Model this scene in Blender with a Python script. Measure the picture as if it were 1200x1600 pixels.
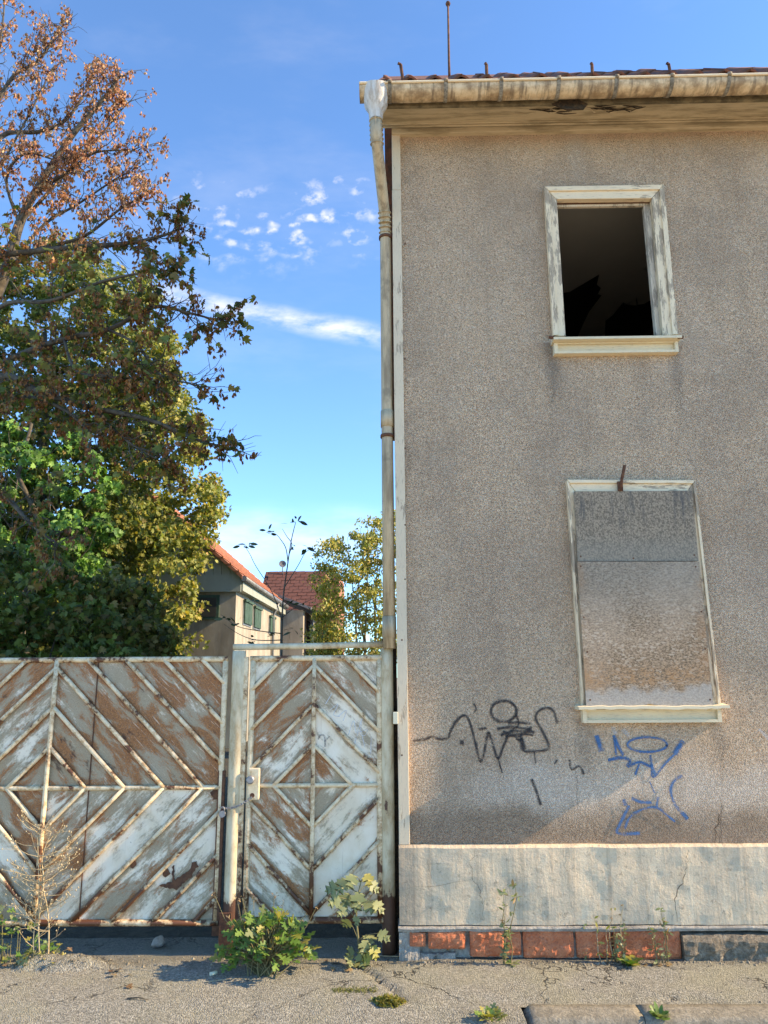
import bpy, bmesh, math, random
import numpy as np
from mathutils import Vector, Matrix, noise as mn

# ------------------------------------------------------------------ scene, camera, light
scene = bpy.context.scene
for o in list(bpy.data.objects): bpy.data.objects.remove(o)
col = scene.collection
rad = math.radians

F = 1150.0                                   # focal length in pixels of the 1200 x 1600 photograph
pit, rol, yaw = rad(12.7), rad(-.41), rad(.88)
fwd = np.array([-math.sin(yaw)*math.cos(pit), math.cos(yaw)*math.cos(pit), math.sin(pit)])
rgt = np.array([math.cos(yaw), math.sin(yaw), 0.0]); upv = np.cross(rgt, fwd)
R2 = rgt*math.cos(rol)+upv*math.sin(rol); U2 = upv*math.cos(rol)-rgt*math.sin(rol)
CAM = np.array([-.005, -4.95, 1.65])
def ray(px, py): return R2*(px-600)+U2*(800-py)+fwd*F
def P(px, py, Y=0.0):                        # photo pixel -> point on the vertical plane y = Y
    d = ray(px, py); return Vector(CAM+d*(Y-CAM[1])/d[1])
def G(px, py, z=0.0):                        # photo pixel -> point on the level plane z
    d = ray(px, py); return Vector(CAM+d*(z-CAM[2])/d[2])

cd = bpy.data.cameras.new('camera'); cam = bpy.data.objects.new('camera', cd); col.objects.link(cam)
cd.sensor_fit = 'VERTICAL'; cd.sensor_height = 36; cd.sensor_width = 27; cd.lens = F/1600*36
cd.clip_start = .05; cd.clip_end = 2000
cam.matrix_world = Matrix(((R2[0], U2[0], -fwd[0], CAM[0]), (R2[1], U2[1], -fwd[1], CAM[1]), (R2[2], U2[2], -fwd[2], CAM[2]), (0, 0, 0, 1)))
scene.camera = cam

SUN_EL, SUN_A = rad(31), rad(4.0)            # low sun from the right, a few degrees in front of the facade
sdir = Vector((math.cos(SUN_EL)*math.cos(SUN_A), -math.cos(SUN_EL)*math.sin(SUN_A), math.sin(SUN_EL)))
sl = bpy.data.lights.new('sun', 'SUN'); sl.energy = 3.3; sl.angle = rad(.5); sl.color = (1, .92, .76)
so = bpy.data.objects.new('sun', sl); col.objects.link(so)
so.rotation_euler = sdir.to_track_quat('Z', 'Y').to_euler(); so.location = (12, -3, 12)

scene.view_settings.view_transform = 'Standard'; scene.view_settings.look = 'None'
scene.view_settings.gamma = 1; scene.view_settings.use_curve_mapping = False
scene.view_settings.exposure = 1.36
scene.view_settings.use_white_balance = True; scene.view_settings.white_balance_temperature = 9600; scene.view_settings.white_balance_tint = 15

# ------------------------------------------------------------------ node helpers
class NT:
    def __init__(s, tree): s.t = tree; s.N = tree.nodes; s.L = tree.links
    def n(s, typ, ins=None, **at):
        nd = s.N.new(typ)
        for k, v in at.items(): setattr(nd, k, v)
        for k, v in (ins or {}).items():
            sk = nd.inputs[k]
            if isinstance(v, bpy.types.NodeSocket): s.L.new(v, sk)
            else:
                if isinstance(v, (tuple, list)) and len(v) == 3 and sk.type == 'RGBA': v = (*v, 1)
                sk.default_value = v
        return nd
    def noise(s, vec, sc, det=4, ro=.6, dist=0): return s.n('ShaderNodeTexNoise', {'Vector': vec, 'Scale': sc, 'Detail': det, 'Roughness': ro, 'Distortion': dist}).outputs['Fac']
    def vor(s, vec, sc, out='Distance', feature='F1'): return s.n('ShaderNodeTexVoronoi', {'Vector': vec, 'Scale': sc}, feature=feature).outputs[out]
    def math(s, op, a, b=0.0, c=False):
        nd = s.n('ShaderNodeMath', {0: a, 1: b}, operation=op); nd.use_clamp = c; return nd.outputs[0]
    def ss(s, v, a, b):                          # smoothstep
        nd = s.n('ShaderNodeMapRange', {'Value': v, 'From Min': a, 'From Max': b}, interpolation_type='SMOOTHSTEP'); return nd.outputs[0]
    def mix(s, f, a, b, blend='MIX'):
        nd = s.N.new('ShaderNodeMix'); nd.data_type = 'RGBA'; nd.blend_type = blend; nd.clamp_factor = True
        for i, v in ((0, f), (6, a), (7, b)):
            sk = nd.inputs[i]
            if isinstance(v, bpy.types.NodeSocket): s.L.new(v, sk)
            else: sk.default_value = (*v, 1) if isinstance(v, (tuple, list)) else v
        return nd.outputs[2]
    def vec(s, v, scale=(1, 1, 1), rot=(0, 0, 0), loc=(0, 0, 0)): return s.n('ShaderNodeMapping', {'Vector': v, 'Scale': scale, 'Rotation': rot, 'Location': loc}).outputs[0]
    def sep(s, v): nd = s.n('ShaderNodeSeparateXYZ', {0: v}); return nd.outputs
    def bump(s, h, st=1.0, d=.01, nrm=None):
        i = {'Height': h, 'Strength': st, 'Distance': d}
        if nrm is not None: i['Normal'] = nrm
        return s.n('ShaderNodeBump', i).outputs[0]

def material(name, fn):
    m = bpy.data.materials.new(name); m.use_nodes = True; nt = NT(m.node_tree)
    b = m.node_tree.nodes['Principled BSDF']; b.inputs['Roughness'].default_value = .8
    tc = nt.n('ShaderNodeTexCoord')
    r = fn(nt, b, tc) or {}
    for k, v in r.items():
        if isinstance(v, bpy.types.NodeSocket): nt.L.new(v, b.inputs[k])
        else: b.inputs[k].default_value = (*v, 1) if isinstance(v, (tuple, list)) else v
    return m

# ------------------------------------------------------------------ sky
w = bpy.data.worlds.new('World'); scene.world = w; w.use_nodes = True
nt = NT(w.node_tree); bg = w.node_tree.nodes['Background']
sky = nt.n('ShaderNodeTexSky', sky_type='NISHITA'); sky.sun_disc = False
sky.sun_elevation = SUN_EL; sky.sun_rotation = math.pi/2+SUN_A
sky.air_density = 1.0; sky.dust_density = .0; sky.ozone_density = 3.0; sky.altitude = 1800
tc = nt.n('ShaderNodeTexCoord'); dv = tc.outputs['Generated']; sx, sy, sz = nt.sep(dv)[0:3]
den = nt.math('MAXIMUM', nt.math('ABSOLUTE', sy), .15)
ta = nt.math('DIVIDE', sx, den); tb = nt.math('DIVIDE', sz, den)
pl = nt.n('ShaderNodeCombineXYZ', {0: ta, 1: tb, 2: 0.0}).outputs[0]
def tan_of(px, py): d = ray(px, py); return d[0]/d[1], d[2]/d[1]
def patch(px0, py0, px1, py1, wpx, warp=.05):
    a0, b0 = tan_of(px0, py0); a1, b1 = tan_of(px1, py1); ang = math.atan2(b1-b0, a1-a0); L = math.hypot(a1-a0, b1-b0)/2
    wn = nt.n('ShaderNodeVectorMath', {0: nt.n('ShaderNodeTexNoise', {'Vector': pl, 'Scale': 7.0, 'Detail': 4.0}).outputs['Color'], 1: (.5, .5, .5)}, operation='SUBTRACT').outputs[0]
    wn = nt.n('ShaderNodeVectorMath', {0: wn, 'Scale': warp}, operation='SCALE').outputs[0]
    q = nt.n('ShaderNodeVectorMath', {0: pl, 1: wn}, operation='ADD').outputs[0]
    q = nt.n('ShaderNodeVectorMath', {0: q, 1: ((a0+a1)/2, (b0+b1)/2, 0)}, operation='SUBTRACT').outputs[0]
    q = nt.n('ShaderNodeVectorRotate', {'Vector': q, 'Angle': -ang}, rotation_type='Z_AXIS').outputs[0]
    x, y, _ = nt.sep(q)[0:3]
    fx = nt.ss(nt.math('ABSOLUTE', x), L*1.15, L*.75); fy = nt.ss(nt.math('ABSOLUTE', y), wpx/F, wpx/F*.05)
    return nt.math('MULTIPLY', fx, fy)
n1 = nt.noise(nt.vec(pl, scale=(1, 1.5, 1)), 22, 5, .55)
puff = nt.ss(nt.vor(nt.n('ShaderNodeVectorMath', {0: nt.vec(pl, scale=(1, 1.45, 1)), 1: nt.n('ShaderNodeVectorMath', {0: nt.n('ShaderNodeTexNoise', {'Vector': pl, 'Scale': 26.0, 'Detail': 3.0}).outputs['Color'], 'Scale': .05}, operation='SCALE').outputs[0]}, operation='ADD').outputs[0], 40, feature='SMOOTH_F1'), .58, .12)
puff = nt.math('MULTIPLY', nt.math('MULTIPLY', puff, nt.ss(n1, .40, .56)), nt.ss(nt.noise(pl, 75, 4, .6), .25, .6))
f1 = nt.math('MULTIPLY', patch(270, 350, 610, 335, 120, .12), puff)
f2 = nt.math('MULTIPLY', patch(240, 455, 620, 530, 30, .03), nt.ss(nt.noise(nt.vec(pl, scale=(1, 2.2, 1), rot=(0, 0, .3)), 13, 6, .6), .28, .72))
f3 = nt.math('MULTIPLY', patch(250, 850, 620, 840, 70, .06), nt.ss(nt.noise(nt.vec(pl, scale=(1, 3, 1)), 5, 5, .6), .25, .75))
f4 = nt.math('MULTIPLY', nt.ss(nt.noise(nt.vec(dv, scale=(1, 2.0, 3.5), rot=(.2, .3, .5)), 2.6, 6, .6), .50, .85), .08)
cl = nt.math('MAXIMUM', nt.math('MULTIPLY', f1, .40), nt.math('MULTIPLY', f2, .5))
cl = nt.math('MAXIMUM', cl, nt.math('MULTIPLY', f3, .35)); cl = nt.math('MAXIMUM', cl, f4)
skyc = nt.mix(1.0, sky.outputs[0], (.50, .98, 1.42), 'MULTIPLY')
nt.L.new(nt.mix(cl, skyc, (4.6, 5.0, 5.4)), bg.inputs[0]); bg.inputs[1].default_value = .15

# ------------------------------------------------------------------ mesh helpers
class MB:
    def __init__(s): s.v = []; s.f = []; s.uv = []; s.sm = []
    def face(s, idx, uv=None, smooth=False): s.f.append(tuple(idx)); s.uv.append(uv); s.sm.append(smooth)
    def add(s, vs): b = len(s.v); s.v += [tuple(v) for v in vs]; return b
    def box(s, x0, x1, y0, y1, z0, z1):
        b = s.add([(x0, y0, z0), (x1, y0, z0), (x1, y1, z0), (x0, y1, z0), (x0, y0, z1), (x1, y0, z1), (x1, y1, z1), (x0, y1, z1)])
        for q in ((0, 3, 2, 1), (4, 5, 6, 7), (0, 1, 5, 4), (1, 2, 6, 5), (2, 3, 7, 6), (3, 0, 4, 7)): s.face([b+i for i in q])
    def slab(s, poly, y0, y1):                    # polygon of (x,z) extruded between y0 (front) and y1
        n = len(poly); b = s.add([(x, y0, z) for x, z in poly]+[(x, y1, z) for x, z in poly])
        s.face([b+i for i in range(n)]); s.face([b+n+i for i in reversed(range(n))])
        for i in range(n): j = (i+1) % n; s.face([b+j, b+i, b+n+i, b+n+j])
    def extr_x(s, prof, x0, x1, closed=True, smooth=False):   # (y,z) profile along x
        n = len(prof); b = s.add([(x0, y, z) for y, z in prof]+[(x1, y, z) for y, z in prof])
        for i in range(n if closed else n-1): j = (i+1) % n; s.face([b+i, b+j, b+n+j, b+n+i], smooth=smooth)
        if closed: s.face([b+i for i in reversed(range(n))]); s.face([b+n+i for i in range(n)])
    def tube(s, pts, rs, n=8, cap=True, smooth=True):
        pts = [Vector(p) for p in pts]; m = len(pts)
        if isinstance(rs, (int, float)): rs = [rs]*m
        t0 = (pts[1]-pts[0]).normalized(); a = Vector((0, 0, 1)) if abs(t0.z) < .9 else Vector((1, 0, 0))
        u = t0.cross(a).normalized(); b = len(s.v)
        for i, p in enumerate(pts):
            t = (pts[min(i+1, m-1)]-pts[max(i-1, 0)])
            t = t.normalized() if t.length > 1e-9 else t0
            u = (u-t*u.dot(t)); u = u.normalized() if u.length > 1e-6 else t.orthogonal().normalized()
            v = t.cross(u)
            for k in range(n): c = 2*math.pi*k/n; s.v.append(tuple(p+(u*math.cos(c)+v*math.sin(c))*rs[i]))
        for i in range(m-1):
            for k in range(n): k2 = (k+1) % n; s.face([b+i*n+k, b+i*n+k2, b+(i+1)*n+k2, b+(i+1)*n+k], smooth=smooth)
        if cap: s.face([b+k for k in reversed(range(n))]); s.face([b+(m-1)*n+k for k in range(n)])
    def lathe(s, c, prof, n=14, smooth=True):     # (r,z) profile round the vertical axis at c
        c = Vector(c); b = len(s.v)
        for r, z in prof:
            for k in range(n): a = 2*math.pi*k/n; s.v.append((c.x+r*math.cos(a), c.y+r*math.sin(a), c.z+z))
        for i in range(len(prof)-1):
            for k in range(n): k2 = (k+1) % n; s.face([b+i*n+k, b+i*n+k2, b+(i+1)*n+k2, b+(i+1)*n+k], smooth=smooth)
    def mesh(s, name):
        me = bpy.data.meshes.new(name); me.from_pydata(s.v, [], s.f)
        if any(u is not None for u in s.uv):
            ul = me.uv_layers.new(name='UVMap'); k = 0
            for f, u in zip(s.f, s.uv):
                for i in range(len(f)): ul.data[k].uv = u[i] if u else (0, 0); k += 1
        for p, sm in zip(me.polygons, s.sm): p.use_smooth = sm
        me.update(); return me
    def build(s, name, mat, parent=None, bevel=0):
        return link(name, s.mesh(name), mat, parent, bevel)

def link(name, me, mat, parent=None, bevel=0):
    o = bpy.data.objects.new(name, me); col.objects.link(o)
    if mat is not None and not me.materials: me.materials.append(mat)
    if parent is not None: o.parent = parent
    if bevel:
        b = o.modifiers.new('bevel', 'BEVEL'); b.width = bevel; b.segments = 2; b.limit_method = 'ANGLE'
    return o
def tag(o, label=None, cat=None, group=None, kind=None):
    for k, v in (('label', label), ('category', cat), ('group', group), ('kind', kind)):
        if v: o[k] = v
    return o
def thing(name, label, cat, loc=(0, 0, 0), group=None, rz=0):
    o = bpy.data.objects.new(name, None); col.objects.link(o); o.location = loc; o.rotation_euler = (0, 0, rz); o.empty_display_size = .1
    return tag(o, label, cat, group)
rnd = random.Random(7)
def fbm(x, y, z=0, o=4, H=.8): return mn.fractal(Vector((x, y, z)), H, 2.0, o)

# ------------------------------------------------------------------ materials
def m_wall(nt, b, tc):
    v = tc.outputs['Object']; x, y, z = nt.sep(v)[0:3]
    g = nt.vor(v, 140); g2 = nt.noise(v, 185, 2, .7); cellc = nt.vor(v, 140, 'Color')
    big = nt.noise(v, 1.1, 5, .6); mid = nt.noise(v, 6, 4, .6)
    c = nt.mix(nt.ss(g2, .36, .62), (.51, .345, .215), (.88, .605, .395))
    c = nt.mix(nt.math('MULTIPLY', nt.ss(nt.sep(cellc)[0], .85, .97), .45), c, (.90, .76, .60))
    c = nt.mix(nt.math('MULTIPLY', nt.ss(nt.sep(cellc)[1], .82, .95), .5), c, (.17, .125, .09))
    c = nt.mix(nt.math('MULTIPLY', nt.ss(big, .42, .60), .5), c, (.44, .31, .215))
    c = nt.mix(nt.math('MULTIPLY', nt.ss(mid, .45, .7), .15), c, (.74, .61, .47))
    rep = nt.ss(nt.noise(nt.vec(v, scale=(.8, 1, 1.1), loc=(3.1, 0, 1.7)), .9, 2, .4), .56, .60); c = nt.mix(nt.math('MULTIPLY', rep, .16), c, (.86, .66, .49))
    zw = nt.math('ADD', z, nt.math('MULTIPLY', nt.math('SUBTRACT', nt.noise(nt.vec(v, scale=(1, 1, .6)), 1.7, 4, .6), .5), .55))
    pale = nt.math('MULTIPLY', nt.ss(zw, .74, .92), nt.ss(zw, 1.16, .98))
    c = nt.mix(nt.math('MULTIPLY', nt.math('MULTIPLY', pale, nt.ss(x, .1, .8)), .46), c, (.80, .70, .58))
    damp = nt.ss(zw, .92, .74)
    c = nt.mix(nt.math('MULTIPLY', damp, .48), c, (.115, .082, .062))
    # run-off below the upper sill and under the cornice
    def spot(x0, sx_, z0, z1, f):
        a = nt.ss(nt.math('ABSOLUTE', nt.math('SUBTRACT', nt.math('ADD', x, nt.math('MULTIPLY', mid, .12)), x0+.06)), sx_, sx_*.1)
        q = nt.math('MULTIPLY', nt.ss(z, z0, z0+(z1-z0)*.7), nt.ss(z, z1+.02, z1)); return nt.math('MULTIPLY', nt.math('MULTIPLY', a, q), f)
    st = nt.math('ADD', spot(1.14, .10, 3.4, 4.0, .55), nt.math('ADD', spot(2.02, .07, 3.2, 4.0, .4), nt.math('ADD', spot(1.20, .09, .9, 1.38, .4), spot(2.05, .08, 1.0, 1.38, .4))))
    c = nt.mix(st, c, (.20, .16, .125))
    c = nt.mix(spot(1.42, .10, 5.2, 5.75, .35), c, (.62, .53, .43))
    c = nt.mix(nt.math('MULTIPLY', nt.ss(nt.noise(nt.vec(v, scale=(3.2, 1, .25)), 1.5, 4, .6), .52, .75), .45), c, (.42, .305, .215))
    h = nt.math('ADD', nt.math('MULTIPLY', nt.ss(g, .75, .1), 1.0), nt.math('MULTIPLY', g2, .9))
    return {'Base Color': c, 'Roughness': .92, 'Normal': nt.bump(h, .9, .010, nt.bump(nt.noise(v, 3, 3), .4, .02))}
M_wall = material('pebbledash', m_wall)

def m_paintwood(axis, wear, paint=(.70, .665, .56), wood=(.20, .195, .19)):
    def fn(nt, b, tc):
        v = tc.outputs['Object']; s = [9, 9, 9]; s[axis] = 1.3
        g = nt.noise(nt.vec(v, scale=s), 3.2, 6, .68); fine = nt.noise(nt.vec(v, scale=[k*1.0 for k in s]), 14, 5, .7)
        area = nt.noise(v, 3.0, 2); z = nt.sep(v)[2]
        k = nt.math('ADD', nt.math('ADD', nt.math('MULTIPLY', g, .65), nt.math('MULTIPLY', fine, .35)), nt.math('MULTIPLY', nt.math('SUBTRACT', area, .5), .5))
        flake = nt.ss(k, wear, wear+.05)
        c = nt.mix(nt.noise(v, 4, 4), paint, tuple(p*.78 for p in paint))
        c = nt.mix(nt.math('MULTIPLY', nt.ss(fine, .52, .7), .45), c, (.30, .26, .20))
        c = nt.mix(flake, c, nt.mix(fine, tuple(p*.45 for p in wood), tuple(p*1.6 for p in wood)))
        return {'Base Color': c, 'Roughness': .75, 'Normal': nt.bump(nt.math('ADD', nt.math('MULTIPLY', flake, -.6), nt.math('MULTIPLY', fine, .5)), .7, .004)}
    return material('peeling_paint', fn)
M_pwv = m_paintwood(2, .49, (.95, .75, .50), (.38, .29, .20)); M_pwh = m_paintwood(0, .58, (.95, .75, .50), (.38, .29, .20)); M_board = m_paintwood(2, .58, (.78, .62, .43), (.38, .29, .20))
M_jamb = m_paintwood(2, .50, (.78, .67, .52), (.36, .30, .23)); M_sill = m_paintwood(0, .66, (.84, .70, .47))

def m_plinth(nt, b, tc):
    v = tc.outputs['Object']; z = nt.sep(v)[2]; x = nt.sep(v)[0]
    n1 = nt.noise(v, 2.2, 6, .65); st = nt.noise(nt.vec(v, scale=(8, 1, .5)), 2.2, 6, .72, .5); f = nt.noise(v, 60, 4, .7)
    c = nt.mix(nt.ss(n1, .35, .68), (.84, .64, .425), (.66, .53, .375))
    c = nt.mix(nt.math('MULTIPLY', nt.ss(st, .47, .72), .55), c, (.26, .20, .14))
    c = nt.mix(nt.math('MULTIPLY', nt.math('MULTIPLY', nt.ss(nt.noise(nt.vec(v, scale=(2.5, 1, .6)), 3, 5, .7, .6), .5, .66), nt.ss(x, -.2, 1.6)), .75), c, (.86, .70, .49))
    c = nt.mix(nt.math('MULTIPLY', nt.ss(z, .16, .30), 0.0), c, c)
    c = nt.mix(nt.math('MULTIPLY', nt.ss(x, .22, .0), .55), c, (.13, .115, .10))
    c = nt.mix(nt.math('MULTIPLY', f, .35), c, (.33, .28, .21))
    n3 = nt.noise(v, 19, 6, .72, .3); c = nt.mix(nt.math('MULTIPLY', nt.ss(n3, .52, .66), .35), c, (.30, .24, .175)); c = nt.mix(nt.math('MULTIPLY', nt.ss(nt.noise(v, 27, 4, .7), .60, .68), .5), c, (.20, .155, .11))
    h = nt.math('ADD', nt.math('MULTIPLY', st, .6), nt.math('ADD', nt.math('MULTIPLY', f, .5), nt.math('MULTIPLY', n3, .7)))
    return {'Base Color': c, 'Roughness': .9, 'Normal': nt.bump(h, 1.0, .010)}
M_plinth = material('stained_render', m_plinth)
def m_rough(c0, c1, sc=40, d=.02):
    def fn(nt, b, tc):
        v = tc.outputs['Object']; a = nt.noise(v, sc, 6, .7); g = nt.noise(v, sc*.2, 4)
        c = nt.mix(nt.ss(a, .3, .7), c0, c1); c = nt.mix(nt.math('MULTIPLY', nt.ss(g, .4, .7), .5), c, tuple(k*.6 for k in c0))
        return {'Base Color': c, 'Roughness': .93, 'Normal': nt.bump(a, 1.0, d)}
    return fn
M_footing = material('rough_concrete', m_rough((.14, .11, .075), (.38, .305, .22), 45, .02))
M_mortar = material('old_mortar', m_rough((.30, .27, .23), (.50, .46, .39), 30, .02))
def m_brick(nt, b, tc):
    v = tc.outputs['Object']; a = nt.noise(v, 14, 6, .65); e = nt.vor(nt.vec(v, scale=(1, 1, 1.3)), 12); f = nt.noise(v, 90, 3)
    c = nt.mix(nt.ss(a, .3, .7), (.54, .14, .06), (.72, .23, .105)); c = nt.mix(nt.ss(f, .55, .75), c, (.28, .07, .035))
    c = nt.mix(nt.math('MULTIPLY', nt.ss(nt.noise(v, 22, 5, .7), .58, .7), .30), c, (.62, .36, .25))
    return {'Base Color': c, 'Roughness': .88, 'Normal': nt.bump(nt.math('ADD', nt.math('MULTIPLY', e, .5), a), 1.0, .03)}
M_brick = material('broken_brick', m_brick)
def m_gutter(nt, b, tc):
    v = tc.outputs['Object']; y, z = nt.sep(v)[1:3]
    n1 = nt.noise(nt.vec(v, scale=(2.2, 2, 3)), 3, 6, .68); st = nt.noise(nt.vec(v, scale=(9, 1, 1.5)), 3, 5, .7)
    c = nt.mix(nt.ss(n1, .38, .62), (.74, .55, .34), (.34, .22, .12))
    c = nt.mix(nt.math('MULTIPLY', nt.ss(st, .48, .66), .75), c, (.15, .10, .06)); c = nt.mix(nt.math('MULTIPLY', nt.ss(n1, .45, .25), .5), c, (.80, .72, .57))
    return {'Base Color': c, 'Roughness': .6, 'Normal': nt.bump(n1, .4, .006)}
M_gutter = material('dirty_gutter', m_gutter)
def m_soffit(nt, b, tc):
    v = tc.outputs['Object']; x = nt.sep(v)[0]; n1 = nt.noise(nt.vec(v, scale=(1.0, 7, 7)), 2.5, 6, .7); g = nt.noise(nt.vec(v, scale=(.5, 22, 22)), 5, 5, .7)
    c = nt.mix(nt.ss(n1, .42, .64), (.56, .44, .28), (.34, .26, .155)); c = nt.mix(nt.ss(g, .60, .74), c, (.15, .11, .07))
    return {'Base Color': c, 'Roughness': .8, 'Normal': nt.bump(g, .6, .006)}
M_soffit = material('weathered_soffit', m_soffit)
M_bracket = material('speckled_zinc', m_rough((.16, .12, .08), (.46, .38, .28), 60, .004))
M_fascia = material('grimy_fascia', m_rough((.07, .055, .03), (.30, .23, .13), 9, .006))
M_rot = material('rotten_wood', m_rough((.018, .014, .010), (.10, .06, .03), 40, .03))
def m_pipe(nt, b, tc):
    v = tc.outputs['Object']; st = nt.noise(nt.vec(v, scale=(5, 5, .5)), 4, 6, .7); n1 = nt.noise(v, 5, 4)
    c = nt.mix(nt.ss(st, .40, .66), (.54, .42, .265), (.28, .205, .125)); c = nt.mix(nt.math('MULTIPLY', nt.ss(n1, .56, .7), .5), c, (.12, .09, .06))
    return {'Base Color': c, 'Roughness': .55, 'Normal': nt.bump(st, .3, .004)}
M_pipe = material('old_pipe_paint', m_pipe)
def m_head(nt, b, tc):
    v = tc.outputs['Object']; z = nt.sep(v)[2]; st = nt.noise(nt.vec(v, scale=(9, 9, 1)), 3, 5, .7)
    c = nt.mix(nt.ss(st, .38, .68), (.66, .62, .55), (.42, .33, .24))
    return {'Base Color': c, 'Roughness': .5, 'Normal': nt.bump(st, .5, .006)}
M_head = material('stained_hopper', m_head)
def m_tile(nt, b, tc):
    v = tc.outputs['Object']; n1 = nt.noise(v, 9, 5, .7)
    return {'Base Color': nt.mix(nt.ss(n1, .35, .65), (.24, .085, .05), (.10, .055, .04)), 'Roughness': .85, 'Normal': nt.bump(n1, .5, .01)}
M_tile = material('clay_tile', m_tile)
def m_rust(nt, b, tc):
    v = tc.outputs['Object']; n1 = nt.noise(v, 25, 6, .7)
    return {'Base Color': nt.mix(nt.ss(n1, .35, .65), (.075, .030, .018), (.17, .068, .032)), 'Roughness': .9, 'Normal': nt.bump(n1, .6, .005)}
M_rust = material('rusty_iron', m_rust)
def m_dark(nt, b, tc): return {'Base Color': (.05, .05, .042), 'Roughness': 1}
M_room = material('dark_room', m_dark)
def m_lining(nt, b, tc):
    n1 = nt.noise(tc.outputs['Object'], 4, 5); return {'Base Color': nt.mix(n1, (.36, .35, .31), (.46, .44, .39)), 'Roughness': .95}
M_lining = material('ceiling_lining', m_lining)
def m_board1(nt, b, tc):
    v = tc.outputs['Object']; f = nt.noise(nt.vec(v, scale=(1, 1, .8)), 95, 4, .75); st = nt.noise(nt.vec(v, scale=(6, 1, .7)), 3.2, 5, .7); z = nt.sep(v)[2]
    c = nt.mix(nt.ss(f, .34, .66), (.125, .095, .066), (.42, .315, .215)); c = nt.mix(nt.math('MULTIPLY', nt.math('MULTIPLY', nt.ss(st, .48, .66), nt.ss(z, 2.55, 2.72)), .75), c, (.085, .08, .075))
    c = nt.mix(nt.math('MULTIPLY', nt.ss(z, 2.62, 2.46), .4), c, (.27, .25, .20))
    return {'Base Color': c, 'Roughness': .85, 'Normal': nt.bump(f, .5, .004)}
M_board1 = material('grey_chipboard', m_board1)
def m_board2(nt, b, tc):
    v = tc.outputs['Object']; x = nt.sep(v)[0]; z = nt.sep(v)[2]; wob = nt.noise(v, 5, 5, .65)
    f = nt.noise(nt.vec(v, scale=(.8, 1, 1.3)), 85, 4, .75); f2 = nt.vor(nt.vec(v, scale=(.7, 1, 1.4)), 75, 'Color')
    c = nt.mix(nt.ss(f, .34, .64), (.11, .075, .046), (.43, .305, .20)); c = nt.mix(nt.math('MULTIPLY', nt.ss(nt.sep(f2)[0], .78, .92), .7), c, (.50, .40, .30))
    rep = nt.ss(nt.noise(nt.vec(v, scale=(.8, 1, 1.1), loc=(3.1, 0, 1.7)), .9, 2, .4), .56, .60); c = nt.mix(nt.math('MULTIPLY', rep, .16), c, (.86, .66, .49))
    zw = nt.math('ADD', z, nt.math('MULTIPLY', nt.math('SUBTRACT', wob, .5), .28))
    c = nt.mix(nt.math('MULTIPLY', nt.ss(zw, 1.85, 2.3), .5), c, nt.mix(f, (.13, .105, .08), (.52, .43, .33)))
    edge = nt.math('MAXIMUM', nt.ss(nt.math('ADD', x, nt.math('MULTIPLY', wob, .2)), 2.02, 2.14), nt.ss(nt.math('SUBTRACT', x, nt.math('MULTIPLY', wob, .16)), 1.21, 1.12))
    c = nt.mix(nt.math('MULTIPLY', nt.math('MULTIPLY', edge, nt.ss(wob, .4, .6)), .4), c, (.40, .19, .075))
    band = nt.math('MULTIPLY', nt.ss(zw, 1.58, 1.64), nt.ss(zw, 1.80, 1.66)); c = nt.mix(nt.math('MULTIPLY', band, nt.math('MULTIPLY', nt.ss(nt.math('ADD', nt.math('MULTIPLY', f, .6), nt.math('MULTIPLY', nt.noise(v, 9, 5, .7), .5)), .5, .66), .7)), c, (.42, .21, .085))
    c = nt.mix(nt.math('MULTIPLY', nt.ss(zw, 1.60, 1.55), .85), c, nt.mix(f, (.20, .185, .165), (.56, .52, .45)))
    return {'Base Color': c, 'Roughness': .9, 'Normal': nt.bump(f, .7, .006)}
M_board2 = material('weathered_chipboard', m_board2)
def m_spray(colr, dens):
    def fn(nt, b, tc):
        v = tc.outputs['Object']; g = nt.noise(v, 150, 3, .7); g1 = nt.noise(v, 14, 4, .6); u = nt.sep(tc.outputs['UV'])[1]
        e = nt.ss(nt.math('ABSOLUTE', nt.math('SUBTRACT', u, .5)), .5, .08)
        a = nt.math('MULTIPLY', e, nt.ss(nt.math('ADD', nt.math('MULTIPLY', g, .6), nt.math('MULTIPLY', g1, .5)), .36, .60)); a = nt.math('MULTIPLY', a, dens)
        return {'Base Color': colr, 'Roughness': .8, 'Alpha': a, 'Normal': nt.bump(g, .9, .008)}
    return material('spray_paint', fn)
M_spk = m_spray((.030, .028, .030), .86); M_spb = m_spray((.018, .15, .34), .95); M_spw = m_spray((.62, .62, .60), .5); M_crack = m_spray((.03, .024, .018), .95)

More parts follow.
